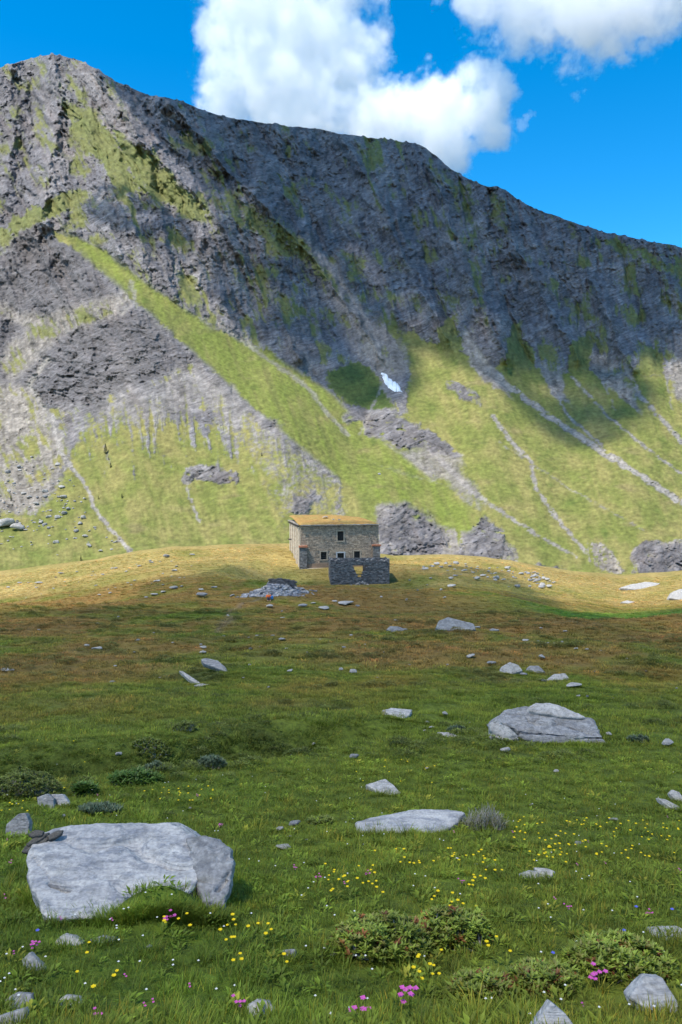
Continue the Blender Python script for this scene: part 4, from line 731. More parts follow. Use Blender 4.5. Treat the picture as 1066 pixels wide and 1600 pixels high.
bx = Boxes(); bx.box(.55, WH - .55, .55, DH - .55, 3.6, 3.8, (.1, .09, .08)); link('floor', bx.mesh('floor'), DARKIN, house)
for k in range(5):                                 # pilasters along the sunlit side
    y = 1.2 + k * 3.1; bx = Boxes(); bx.box(-.22, -.06, y, y + .7, ZB, HH - .25, (.42, .36, .28)); link('pilaster', bx.mesh('pilaster'), PLASTER, house)
for i, (x0, x1, z0, z1) in enumerate(OPEN):
    bx = Boxes(); t = .22; m_ = (TANST, TANST, LINTEL, TANST)[i]; bx.box(x0 - t, x0, -.10, .12, z0, z1, (.4, .4, .4)); bx.box(x1, x1 + t, -.10, .12, z0, z1, (.4, .4, .4)); bx.box(x0 - t - .05, x1 + t + .05, -.11, .12, z1, z1 + t, (.4, .4, .4))
    if i != 2: bx.box(x0 - t - .05, x1 + t + .05, -.14, .12, z0 - .18, z0, (.4, .4, .4))
    wd = empty('window' if i != 2 else 'door'); wd.parent = house; link('surround', bx.mesh('surround'), m_, wd)
    bx = Boxes()
    if i == 1:
        for z in np.linspace(z0 + .3, z1 - .3, 3): bx.box(x0 + .002, x1 - .002, .34, .38, z, z + .05)
        link('bar', bx.mesh('bar'), WOOD, wd)
    bx = Boxes(); bx.box(x0 - .02, x1 + .02, .56, .60, z0 - .02, z1 + .02); link('interior_shade_panel', bx.mesh('interior_shade_panel'), DARKIN, wd)  # dark panel behind the opening paints the shade of the room
def buttress(x0, x1, top):
    bt = empty('buttress'); bt.parent = house; bx = Boxes(); bx.box(x0, x1, -.75, -.07, ZB, top, (.17, .15, .13)); link('core', bx.mesh('core'), MASON, bt)
    bx = Boxes(); lay_stones(bx, x1 - x0, top, -.75, lambda *k: True, lambda x, z: tuple(np.array([.19, .175, .16]) * R.uniform(.6, 1.35)), R, swap=lambda v: (v[0] + x0, v[1] + x0, v[2], v[3], v[4], v[5])); o = link('stonework', bx.mesh('stonework'), MASON, bt); o['kind'] = 'stuff'
    bx = Boxes(); bx.box(x0 - .12, x1 + .12, -.95, -.08, top + .004, top + .30, (.4, .2, .1), .03, R); link('brick_cap', bx.mesh('brick_cap'), BRICK, bt)
buttress(-.28, 1.05, hz_(855)); buttress(hx(582), WH + .12, hz_(855))
bx = Boxes(); bx.box(1.08, hx(582) - .03, -.28, -.09, ZB, .95, (.3, .22, .16)); link('plinth', bx.mesh('plinth'), plain_mat('brown_render', (.25, .175, .12)), house)
bx = Boxes(); bx.box(1.1, hx(582) - .05, -.75, -.30, ZB, .12, (.4, .38, .34), .04, R); link('footing', bx.mesh('footing'), PLASTER, house)
# roof: stone edge slabs, turf on top
for k in range(24):
    x = k * WH / 24; bx = Boxes(); bx.box(x - .02, x + WH / 24 - .02 - .005, -.45 - R.uniform(0, .14), .5, HH + .01 + R.uniform(0, .03), HH + .14 + R.uniform(0, .06), tuple(np.array([.30, .28, .26]) * R.uniform(.7, 1.3)), .02, R); link('roof_slab', bx.mesh('roof_slab'), MASON, house)
for k in range(24):
    y = .55 + k * (DH - .6) / 24; bx = Boxes(); bx.box(-.35 - R.uniform(0, .12), .5, y, y + (DH - .6) / 24 - .01, HH + .01 + R.uniform(0, .03), HH + .14 + R.uniform(0, .06), tuple(np.array([.32, .29, .26]) * R.uniform(.7, 1.3)), .02, R); link('roof_slab', bx.mesh('roof_slab'), MASON, house)
gx, gy = np.meshgrid(np.linspace(-.25, WH + .15, 70), np.linspace(-.30, DH + .1, 60)); s_, t_ = gx / WH, gy / DH
ed = np.minimum(np.minimum(gx + .25, WH + .15 - gx), np.minimum(gy + .30, DH + .1 - gy))
rz_ = HH + .16 + .25 * sstep(0, .8, ed) + 0.75 * sstep(0, .7, t_) * (1 - 0.75 * sstep(.55, 1.0, s_)) + .10 * fbm(gx / 1.6, gy / 1.6, 2., 3) * sstep(0, 1.2, ed)
top = np.stack([gx, gy, rz_], -1).reshape(-1, 3); me = mesh_np('roof_turf', np.concatenate([top, top * [1, 1, 0] + [0, 0, HH + .05]]), np.concatenate([grid_faces(60, 70), grid_faces(60, 70)[:, ::-1] + 4200]))
cn = np.clip(.5 + .9 * fbm(gx / 2.5, gy / 2.5, 4., 3), 0, 1)[..., None]; tc = np.array([.34, .175, .055]) * cn + np.array([.30, .22, .065]) * (1 - cn); set_col(me, np.concatenate([tc.reshape(-1, 3)] * 2))
link('roof_turf', me, meadow.data.materials[0], house)
for i, (x, y, w) in enumerate([(5.6, 6.5, 1.3), (6.6, 3.4, .7), (7.6, 2.6, .8), (6.0, 7.4, .8)]):
    o = stone(0, 0, w, w * .35, None, None, loc=(0, 0, 0)); o.name = 'roof_stone'; o.parent = house; o.location = (x, y, HH + .55 + .45 * min(1, y / 10)); del o['category']
for k, x in enumerate((3.2, 4.4, 6.9, 11.7, 13.0)):   # rafter ends jutting out below the eaves, throwing long shadows down the wall
    bx = Boxes(); bx.box(x, x + .16, -.85, .3, HH - .32, HH - .16, (.2, .2, .2)); link('rafter_end', bx.mesh('rafter_end'), WOOD, house)
for k in range(8):
    y = 1.0 + k * 1.8; bx = Boxes(); bx.box(-.62, .3, y, y + .2, HH - .30, HH - .10); link('rafter_end', bx.mesh('rafter_end'), WOOD, house)
bx = Boxes(); bx.box(-.85, .1, 11.0, 11.4, 4.3, 4.55); link('beam', bx.mesh('beam'), WOOD, house)

# ---- the roofless ruin in front of it
YR = 127.0; r0 = at(517, 915, YR); r0[2] = float(H(r0[0], YR)) + 0.02
ruin = empty('ruined_wall', r0, math.radians(4)); tag(ruin, 'dark roofless ruin of stacked stone with a broken gap, in front of the house', 'ruin')
WR = (610 - 517) / FPX * YR; HR = 38 / FPX * YR; dr = 5.2
def rtop(x): return HR * (1.0 + .03 * math.sin(x * 2.1) + .04 * math.sin(x * 5.3 + 1))
def gap(x, z):
    xr, zr = x / WR, z / HR
    if .37 < xr < .53 and .30 < zr < .80 and xr > .37 + (.80 - zr) * .16: return True
    c = .46; return zr < .34 and abs(xr - c - .04) < .04 + zr * .12 and False
def brk(x, z): xr, zr = x / WR, z / HR; return (.52 < xr < .64 and zr > .40 + (xr - .52) * 3.4 and zr < .80)
RC = lambda x, z: tuple(np.array([.125, .122, .122]) * R.uniform(.55, 1.5))
bx = Boxes(); N_ = 46
for i in range(N_):
    x0, x1 = i * WR / N_, (i + 1) * WR / N_; z = 0
    while z < HR:
        zc = z + .085
        if zc < rtop(x0) - .1 and not gap((x0 + x1) / 2, zc) and not brk((x0 + x1) / 2, zc): bx.box(x0, x1, .06, .62, z, z + .17, (.07, .07, .075))
        z += .17
bx.box(0, WR, .06, .62, -1.0, 0, (.07, .07, .07)); link('wall_core', bx.mesh('wall_core'), MASON, ruin)
bx = Boxes(); lay_stones(bx, WR, HR * 1.05, .05, lambda x, z, *k: z < rtop(x) - R.uniform(0, .1) and not gap(x, z) and not brk(x, z), RC, R, (.10, .2), (.2, .55), (.02, .10), .15); o = link('front_stonework', bx.mesh('s'), MASON, ruin); o['kind'] = 'stuff'
for side in (0, 1):
    xx = 0 if side == 0 else WR; bx = Boxes(); sg = 1 if side == 0 else -1
    for k in range(14):
        y0 = .62 + k * dr / 14; h = HR * (1.0 - .25 * (k / 14) * side); bx.box(min(xx, xx + sg * .55), max(xx, xx + sg * .55), y0, y0 + dr / 14, -1.0, h * R.uniform(.95, 1.02), RC(0, 0), .02, R)
    link('side_wall', bx.mesh('side_wall'), MASON, ruin)
    bx = Boxes(); lay_stones(bx, dr, HR, 0, lambda x, z, *k: True, RC, R, (.10, .2), (.2, .5), (.02, .08), .1, swap=(lambda v: (v[2], v[3], v[0] + .6, v[1] + .6, v[4], v[5])) if side == 0 else (lambda v: (WR - v[3], WR - v[2], v[0] + .6, v[1] + .6, v[4], v[5]))); o = link('side_stonework', bx.mesh('s'), MASON, ruin); o['kind'] = 'stuff'
bx = Boxes(); bops = [(WR * .22, WR * .60, -.5, HR * .80)]
cells(bx, WR, HR * .93, dr + .1, dr + .6, bops, (.09, .085, .085)); link('back_wall', bx.mesh('back_wall'), MASON, ruin)
bx = Boxes(); lay_stones(bx, WR, HR * .97, dr + .1, lambda x, z, a, b_, z0, z1: not (a < bops[0][1] and b_ > bops[0][0] and z0 < bops[0][3]), RC, R, (.10, .2), (.2, .5), (.02, .08), .12); o = link('back_stonework', bx.mesh('s'), MASON, ruin); o['kind'] = 'stuff'
for i in range(48):                                # cap stones along the broken top
    x = R.uniform(0, WR); w = R.uniform(.25, .55)
    if brk(x, HR * .8): continue
    o = bpy.data.objects.new('cap_stone', R.choice(PROTO)); COL.objects.link(o); o.parent = ruin; o.location = (x, R.uniform(.2, .5), rtop(x) - .12); o.scale = (w, w * .8, w * .5); o.rotation_euler = (0, 0, R.uniform(0, 6))
for i in range(60):                                # pale stones spilled through the gap
    x = WR * R.gauss(.52, .07); w = R.uniform(.15, .42); zz = max(0, .9 * (1 - abs(x / WR - .52) / .13)) * R.random() * .8; o = bpy.data.objects.new('fallen_stone', R.choice(PROTO)); COL.objects.link(o); o.parent = ruin; o.location = (x, -.1 - R.random() * .8, zz - .1); o.scale = (w, w * .8, w * .55); o.rotation_euler = (R.uniform(-.5, .5), R.uniform(-.5, .5), R.uniform(0, 6))
# ---- heap of rubble left of the ruin
g0 = hit(424, 932); pile = empty('rubble_heap', g0); tag(pile, 'heap of grey rubble stones left of the ruin, behind the seated person', 'rubble heap'); m = px(g0[1])
def heap_h(dx): return float(np.interp(dx, [-40, -30, -18, -6, 10, 24, 34, 44], [.12, .3, .5, 1.25, 1.15, 1.0, .35, .05])) * .85
bx = Boxes(); bigs = []
for i in range(900):
    dx = R.gauss(4, 20) if R.random() < .8 else R.uniform(-48, 56); dy = R.random() ** 1.2; x = dx * m; y = (dy * 6.0); top_ = heap_h(dx) * sstep(0, .55, dy); z = float(H(g0[0] + x, g0[1] + y) - g0[2]) + top_ * R.uniform(.75, 1.0); w = R.uniform(.18, .5)
    if i < 110: bigs.append((x, y, z, R.uniform(.35, .85)))
    else: bx.box(x - w / 2, x + w / 2, y - w * .4, y + w * .4, z - w * .22, z + w * .22, tuple(np.array([.27, .27, .285]) * R.uniform(.45, 1.35)), w * .16, R)
o = link('small_rubble', bx.mesh('small_rubble'), MASON, pile); o['kind'] = 'stuff'
for (x, y, z, w) in bigs:
    o = bpy.data.objects.new('rubble_stone', R.choice(PROTO)); COL.objects.link(o); o.parent = pile; o.location = (x, y, z - .1); o.scale = (w, w * .8, w * .5); o.rotation_euler = (R.uniform(-.5, .5), R.uniform(-.5, .5), R.uniform(0, 6))
bx = Boxes()
for k in range(60): xx = R.uniform(-6, 34) * m; zz = R.uniform(.7, 1.4) - max(0, xx - 1) * .15; bx.box(xx - .3, xx + .3, 3.4, 3.9, zz, zz + .16, tuple(np.array([.085, .08, .08]) * R.uniform(.6, 1.5)), .03, R)
o = link('wall_stub', bx.mesh('wall_stub'), MASON, pile); o['kind'] = 'stuff'
gxx, gyy = np.meshgrid(np.linspace(-41, 46, 30), np.linspace(0, 1, 16)); hz2 = np.vectorize(heap_h)(gxx) * sstep(0, .55, gyy) * .8; X_ = gxx * m; Y_ = gyy * 6; Zb = H(g0[0] + X_, g0[1] + Y_) - g0[2]
me = mesh_np('heap_body', np.stack([X_, Y_, Zb + hz2 - .12], -1).reshape(-1, 3), grid_faces(16, 30)); set_col(me, np.full((480, 3), .13)); link('heap_body', me, MASON, pile)
# ---- seated person with a blue backpack
gp = hit(420, 938); person = empty('person', gp, math.radians(10)); tag(person, 'person in an orange top sitting in the grass below the rubble heap', 'person')
def skin(name, verts, edges, rad, root, mat, parent, sub=1):
    me = bpy.data.meshes.new(name); me.from_pydata(verts, edges, []); ob = link(name, me); sk = ob.modifiers.new('s', 'SKIN')
    for i, r in enumerate(rad): me.skin_vertices[0].data[i].radius = (r, r)
    me.skin_vertices[0].data[root].use_root = True; sb = ob.modifiers.new('b', 'SUBSURF'); sb.levels = sb.render_levels = sub
    m2 = bpy.data.meshes.new_from_object(ob.evaluated_get(bpy.context.evaluated_depsgraph_get())); bpy.data.objects.remove(ob); o = link(name, m2, mat, parent, True); return o
SKIN_M = plain_mat('skin', (.45, .27, .19), .08, 20, .6); ORANGE = plain_mat('orange_fabric', (.85, .15, .02), .12, 30); NAVY = plain_mat('dark_trousers', (.06, .065, .08), .2, 30); BLUE = plain_mat('blue_fabric', (.025, .14, .36), .15, 30); HAIR = plain_mat('brown_hair', (.05, .03, .02), .3, 60)
skin('body', [(0,0,.14),(0,.02,.40),(0,.03,.60),(0,.02,.72),(0,.01,.86),(.10,-.02,.13),(.14,-.36,.44),(.13,-.62,.05),(.13,-.78,.04),(-.10,-.02,.13),(-.14,-.36,.44),(-.13,-.62,.05),(-.13,-.78,.04),(.19,.02,.58),(.26,-.10,.36),(.16,-.34,.42),(.12,-.42,.43),(-.19,.02,.58),(-.26,-.10,.36),(-.16,-.34,.42),(-.12,-.42,.43)],
     [(0,1),(1,2),(2,3),(3,4),(0,5),(5,6),(6,7),(7,8),(0,9),(9,10),(10,11),(11,12),(2,13),(13,14),(14,15),(15,16),(2,17),(17,18),(18,19),(19,20)], [.15,.14,.13,.06,.10,.10,.075,.05,.045,.10,.075,.05,.045,.07,.052,.04,.035,.07,.052,.04,.035], 0, SKIN_M, person)
skin('orange_top', [(0,0,.16),(0,.02,.40),(0,.03,.61),(.19,.02,.58),(.265,-.10,.36),(.17,-.32,.42),(-.19,.02,.58),(-.265,-.10,.36),(-.17,-.32,.42)], [(0,1),(1,2),(2,3),(3,4),(4,5),(2,6),(6,7),(7,8)], [.17,.165,.14,.085,.065,.05,.085,.065,.05], 0, ORANGE, person)
skin('trousers', [(0,0,.13),(.10,-.02,.13),(.14,-.36,.44),(.13,-.60,.08),(-.10,-.02,.13),(-.14,-.36,.44),(-.13,-.60,.08)], [(0,1),(1,2),(2,3),(0,4),(4,5),(5,6)], [.165,.115,.09,.065,.115,.09,.065], 0, NAVY, person)
skin('hair', [(0,.03,.93),(0,.045,.86)], [(0,1)], [.10,.085], 0, HAIR, person)
gb = hit(425, 938); bp_ = empty('backpack', gb, .3); tag(bp_, 'blue backpack standing beside the person in the orange top', 'backpack')
skin('sack', [(0,0,.10),(0,.02,.32),(0,.03,.52)], [(0,1),(1,2)], [.20,.21,.15], 0, BLUE, bp_, 2); skin('front_pocket', [(0,-.17,.12),(0,-.16,.30)], [(0,1)], [.10,.09], 0, BLUE, bp_); skin('top_flap', [(-.1,0,.64),(.1,0,.64)], [(0,1)], [.07,.07], 0, NAVY, bp_)
# ================================================================== plants
def leaf_mat(name, attr_typ, base=None, trans=0.35, rough=0.6):
    b = NB(name); oi = b.n('ShaderNodeObjectInfo'); g = b.noise(b.pos(), 3.0, 2); v = b.attr('tint', 'Color')
    col = b.attr('gcol', 'Color', 'INSTANCER') if base is None else b.mix(0.0, base, base)
    col = b.mix(1.0, col, v, 'MULTIPLY'); col = b.mix(1.0, col, b.ramp(g, [(0.3, 0.75), (0.7, 1.25)]), 'MULTIPLY')
    b.lk(col, b.b.inputs['Base Color']); b.b.inputs['Roughness'].default_value = rough; b.b.inputs['Specular IOR Level'].default_value = 0.25
    tl = b.n('ShaderNodeBsdfTranslucent'); b.lk(col, tl.inputs['Color']); mx = b.n('ShaderNodeMixShader'); mx.inputs[0].default_value = trans
    b.lk(b.b.outputs[0], mx.inputs[1]); b.lk(tl.outputs[0], mx.inputs[2]); b.lk(mx.outputs[0], b.out.inputs[0]); return b.m
GRASS_M = leaf_mat('grass_blade', 'INSTANCER')
class Leaves:
    def __init__(s): s.V = []; s.F = []; s.T = []
    def blade(s, p, d, up, L, w, bend, tint, seg=3):       # a tapering blade that droops
        p = np.array(p, float); d = np.array(d, float); side = np.cross(d, [0, 0, 1]); side = side / (np.linalg.norm(side) + 1e-9) if np.linalg.norm(side) > 1e-4 else np.array([1., 0, 0])
        n0 = len(s.V); dirv = np.array([0, 0, 1.0]) * up + d * (1 - up); dirv /= np.linalg.norm(dirv); q = p.copy()
        for i in range(seg + 1):
            t = i / seg; ww = w * (1 - t) ** .7 * .5
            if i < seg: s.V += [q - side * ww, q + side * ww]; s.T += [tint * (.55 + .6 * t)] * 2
            else: s.V += [q]; s.T += [tint * 1.15]
            dirv = dirv + d * bend / seg + np.array([0, 0, -bend * .6 / seg * t]); dirv /= np.linalg.norm(dirv); q = q + dirv * L / seg
        for i in range(seg - 1): a = n0 + 2 * i; s.F += [(a, a + 1, a + 3), (a, a + 3, a + 2)]
        a = n0 + 2 * (seg - 1); s.F += [(a, a + 1, a + 2)]
    def leaf(s, p, d, nrm, L, w, tint, fold=.25):          # an oval leaf folded along its rib
        p = np.array(p, float); d = np.array(d, float); d /= np.linalg.norm(d); sd = np.cross(d, nrm); sd /= np.linalg.norm(sd) + 1e-9; up = np.cross(sd, d); n = len(s.V)
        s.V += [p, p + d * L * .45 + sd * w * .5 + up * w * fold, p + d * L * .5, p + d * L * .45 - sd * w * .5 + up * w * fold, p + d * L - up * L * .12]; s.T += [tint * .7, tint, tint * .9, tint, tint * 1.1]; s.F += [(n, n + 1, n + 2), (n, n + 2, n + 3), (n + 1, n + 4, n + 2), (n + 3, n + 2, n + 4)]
    def mesh(s, name, col=None):
        me = mesh_np(name, np.array(s.V), np.array(s.F), True); T = np.array(s.T); T = np.repeat(T[:, None], 3, 1) if T.ndim == 1 else T; set_col(me, T, 'tint'); return me
PCOL = bpy.data.collections.new('grass_kinds')
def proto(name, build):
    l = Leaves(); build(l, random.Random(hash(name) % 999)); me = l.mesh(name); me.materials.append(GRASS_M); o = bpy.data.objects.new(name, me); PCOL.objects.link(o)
one = np.array([1., 1., 1.])
def tuft(n, r0, hmin, hmax, w, bend, dry=.12):
    def f(l, R):
        for i in range(n):
            a = R.uniform(0, 6.283); r = r0 * math.sqrt(R.random()); d = np.array([math.cos(a + R.uniform(-.7, .7)), math.sin(a + R.uniform(-.7, .7)), 0]); t = one * R.uniform(.7, 1.3)
            if R.random() < dry: t = (np.array([2.2, 1.55, 1.6]) if w < .01 else np.array([1.5, 1.3, 1.3])) * R.uniform(.7, 1.1)
            l.blade((r * math.cos(a), r * math.sin(a), -.01), d, R.uniform(.6, .95), R.uniform(hmin, hmax), w * R.uniform(.7, 1.3), R.uniform(.2, bend), t)
    return f
def herb(l, R):
    for i in range(16):
        a = R.uniform(0, 6.283); r = .05 * R.random(); d = (math.cos(a), math.sin(a), R.uniform(.2, 1.2)); l.leaf((r * math.cos(a), r * math.sin(a), R.uniform(0, .03)), d, (0, 0, 1), R.uniform(.025, .05), R.uniform(.012, .02), one * R.uniform(.8, 1.35))
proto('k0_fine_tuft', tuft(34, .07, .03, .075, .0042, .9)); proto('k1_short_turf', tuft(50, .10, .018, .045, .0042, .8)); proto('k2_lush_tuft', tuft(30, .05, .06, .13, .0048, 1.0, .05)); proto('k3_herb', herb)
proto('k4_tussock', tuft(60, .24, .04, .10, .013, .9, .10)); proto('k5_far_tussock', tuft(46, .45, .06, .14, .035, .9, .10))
def cushion(l, R):                                 # low heath cushion of tiny leaves
    for i in range(170):
        a = R.uniform(0, 6.283); r = math.sqrt(R.random()); z = .16 * math.sqrt(max(.02, 1 - r * r)) * R.uniform(.6, 1.1); l.leaf((.26 * r * math.cos(a), .26 * r * math.sin(a), z), (math.cos(a), math.sin(a), R.uniform(.2, 1.5)), (0, 0, 1), R.uniform(.04, .075), R.uniform(.02, .035), one * R.uniform(.5, 1.5))
proto('k6_heath_cushion', cushion)
class Mask:                                        # keep grass off the large rocks and buildings
    P = []
def scatter(y0, y1, dens, kinds, smin, smax, clump=0.0):
    area = 0.54 * (y1 * y1 - y0 * y0) + 3.6 * (y1 - y0); n = int(area * dens); y = y0 + (y1 - y0) * RNG.random(n * 2); y = y[RNG.random(n * 2) < (.54 * y + 1.8) / (.54 * y1 + 1.8)][:n]; n = len(y); x = (RNG.random(n) * 2 - 1) * (0.54 * y + 1.8)
    if clump: k = RNG.random(n) < np.clip(.55 + clump * fbm(x / 1.1, y / 1.1, 40., 3), .05, 1); x, y = x[k], y[k]
    n = len(x); u, v = project(x, y, H(x, y)); sc_ = RNG.uniform(smin, smax, n) * (1 + .35 * fbm(x / .9, y / .9, 77., 2)); return x, y, RNG.choice([k for k, _ in kinds], n, p=np.array([w for _, w in kinds]) / sum(w for _, w in kinds)), sc_
S = [scatter(1.6, 7.5, 400, [(0, 4), (1, 5), (2, .9), (3, 2.2)], .7, 1.3, .5), scatter(7.5, 14, 190, [(0, 4), (1, 5), (2, .8), (3, 1.5)], .9, 1.5, .5), scatter(14, 30, 42, [(4, 5), (0, 1), (2, 1)], .7, 1.25, .5), scatter(30, 75, 9, [(4, 1), (5, 1.6)], .7, 1.2, .6), scatter(75, 158, 4.2, [(5, 1)], .7, 1.15, .6)]
GX_, GY_, GK, GS = (np.concatenate([s[i] for s in S]) for i in range(4))
def heath(y0, y1, dens, smin, smax, z0, amp):
    x, y, k, sc2 = scatter(y0, y1, dens, [(6, 1)], smin, smax); kp = fbm(x / 3.6, y / 2.4, 25., 4) * amp + fbm(x / 14, y / 9, z0, 3) * .5 > .16; return x[kp], y[kp], k[kp], sc2[kp]
HS = [heath(10.5, 30, 4.0, .35, .9, 55., 1.), heath(30, 75, 1.6, .6, 1.5, 56., 1.), heath(5, 10.5, 2.0, .2, .4, 57., 1.)]; NG = len(GX_)
GX_, GY_, GK, GS = (np.concatenate([q] + [h[i] for h in HS]) for i, q in enumerate((GX_, GY_, GK, GS)))
# a fringe of longer grass against the foot of the rocks
fx, fy = [], []
for o in list(COL.objects):
    if o.name.split('.')[0] in ('rock', 'stone') and o.parent is None and 2 < o.location.y < 32:
        w = max(o.dimensions.x, .05) if o.type == 'MESH' else 1.0; n = int(min(80, max(5, w * 60)))
        for i in range(n): fx.append(o.location.x + random.uniform(-.55, .55) * w); fy.append(o.location.y - random.uniform(.0, .07) - .05 * w)
for i in range(420): uu = random.uniform(40, 362); vv = 1434 + random.uniform(-4, 10) - (14 * math.exp(-((uu - 250) / 45) ** 2)) + (0 if uu > 78 else -38 * (78 - uu) / 38); g = hit(uu, vv); fx.append(g[0]); fy.append(g[1])
for i in range(160): g = hit(random.uniform(764, 950), 1163 + random.uniform(-3, 3)); fx.append(g[0]); fy.append(g[1])
gx_, gy_ = [], []
for i in range(330):                               # rank growth along the gully
    k = random.randrange(0, 4); t = random.random(); (ax, ay), (bx_, by_) = GUL[k], GUL[k + 1]; gx_.append(ax + (bx_ - ax) * t + random.gauss(0, .3)); gy_.append(ay + (by_ - ay) * t + random.gauss(.25, .4))
GX_, GY_, GK, GS = np.concatenate([GX_, gx_]), np.concatenate([GY_, gy_]), np.concatenate([GK, RNG.choice([2, 2, 3, 0], len(gx_))]), np.concatenate([GS, RNG.uniform(.8, 1.9, len(gx_))])
fx, fy = np.array(fx), np.array(fy); GX_ = np.concatenate([GX_, fx]); GY_ = np.concatenate([GY_, fy]); GK = np.concatenate([GK, RNG.choice([0, 0, 2], len(fx))]); GS = np.concatenate([GS, RNG.uniform(.6, 1.1, len(fx))])
keep = ~((np.abs(GX_ - .2) < 8.5) & (GY_ > 137.3) & (GY_ < 156)) & ~((GX_ > -2.2) & (GX_ < 9.0) & (GY_ > 126.5) & (GY_ < 134))
GX_, GY_, GK, GS = GX_[keep], GY_[keep], GK[keep], GS[keep]
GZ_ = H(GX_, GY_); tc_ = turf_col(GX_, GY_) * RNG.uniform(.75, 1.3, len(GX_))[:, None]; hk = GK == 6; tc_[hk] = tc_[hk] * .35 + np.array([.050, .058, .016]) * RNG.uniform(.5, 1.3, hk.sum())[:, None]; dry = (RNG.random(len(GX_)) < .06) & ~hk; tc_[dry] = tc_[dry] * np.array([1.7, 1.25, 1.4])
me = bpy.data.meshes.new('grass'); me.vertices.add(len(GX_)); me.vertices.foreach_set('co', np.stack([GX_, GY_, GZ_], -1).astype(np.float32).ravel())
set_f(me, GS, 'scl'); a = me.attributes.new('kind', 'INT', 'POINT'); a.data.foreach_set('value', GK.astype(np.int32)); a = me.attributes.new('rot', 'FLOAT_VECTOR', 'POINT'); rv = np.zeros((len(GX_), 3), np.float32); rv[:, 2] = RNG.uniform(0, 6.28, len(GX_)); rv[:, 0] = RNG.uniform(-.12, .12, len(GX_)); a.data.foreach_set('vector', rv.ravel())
a = me.attributes.new('gcol', 'FLOAT_VECTOR', 'POINT'); a.data.foreach_set('vector', (tc_ * (1.75 + .3 * sstep(70, 110, GY_))[:, None]).astype(np.float32).ravel())  # far grass colour raised to brighten the sunlit band
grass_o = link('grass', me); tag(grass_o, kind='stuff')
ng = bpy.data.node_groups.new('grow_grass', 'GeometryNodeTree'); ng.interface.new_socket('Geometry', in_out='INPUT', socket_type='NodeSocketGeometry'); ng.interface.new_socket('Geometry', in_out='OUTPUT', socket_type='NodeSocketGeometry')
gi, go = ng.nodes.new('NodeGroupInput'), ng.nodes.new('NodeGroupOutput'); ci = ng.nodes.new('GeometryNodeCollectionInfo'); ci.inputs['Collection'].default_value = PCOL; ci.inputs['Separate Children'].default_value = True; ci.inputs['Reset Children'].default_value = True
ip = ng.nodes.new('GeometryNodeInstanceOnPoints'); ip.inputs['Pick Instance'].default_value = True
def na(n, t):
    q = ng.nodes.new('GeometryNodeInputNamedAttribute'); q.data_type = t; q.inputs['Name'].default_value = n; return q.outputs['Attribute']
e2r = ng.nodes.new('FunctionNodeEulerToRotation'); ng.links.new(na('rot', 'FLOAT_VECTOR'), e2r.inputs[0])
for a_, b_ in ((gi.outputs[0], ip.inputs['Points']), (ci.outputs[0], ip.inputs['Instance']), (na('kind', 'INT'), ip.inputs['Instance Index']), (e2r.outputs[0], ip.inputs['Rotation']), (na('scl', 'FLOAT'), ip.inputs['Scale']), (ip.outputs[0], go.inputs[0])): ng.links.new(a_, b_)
md = grass_o.modifiers.new('grow', 'NODES'); md.node_group = ng

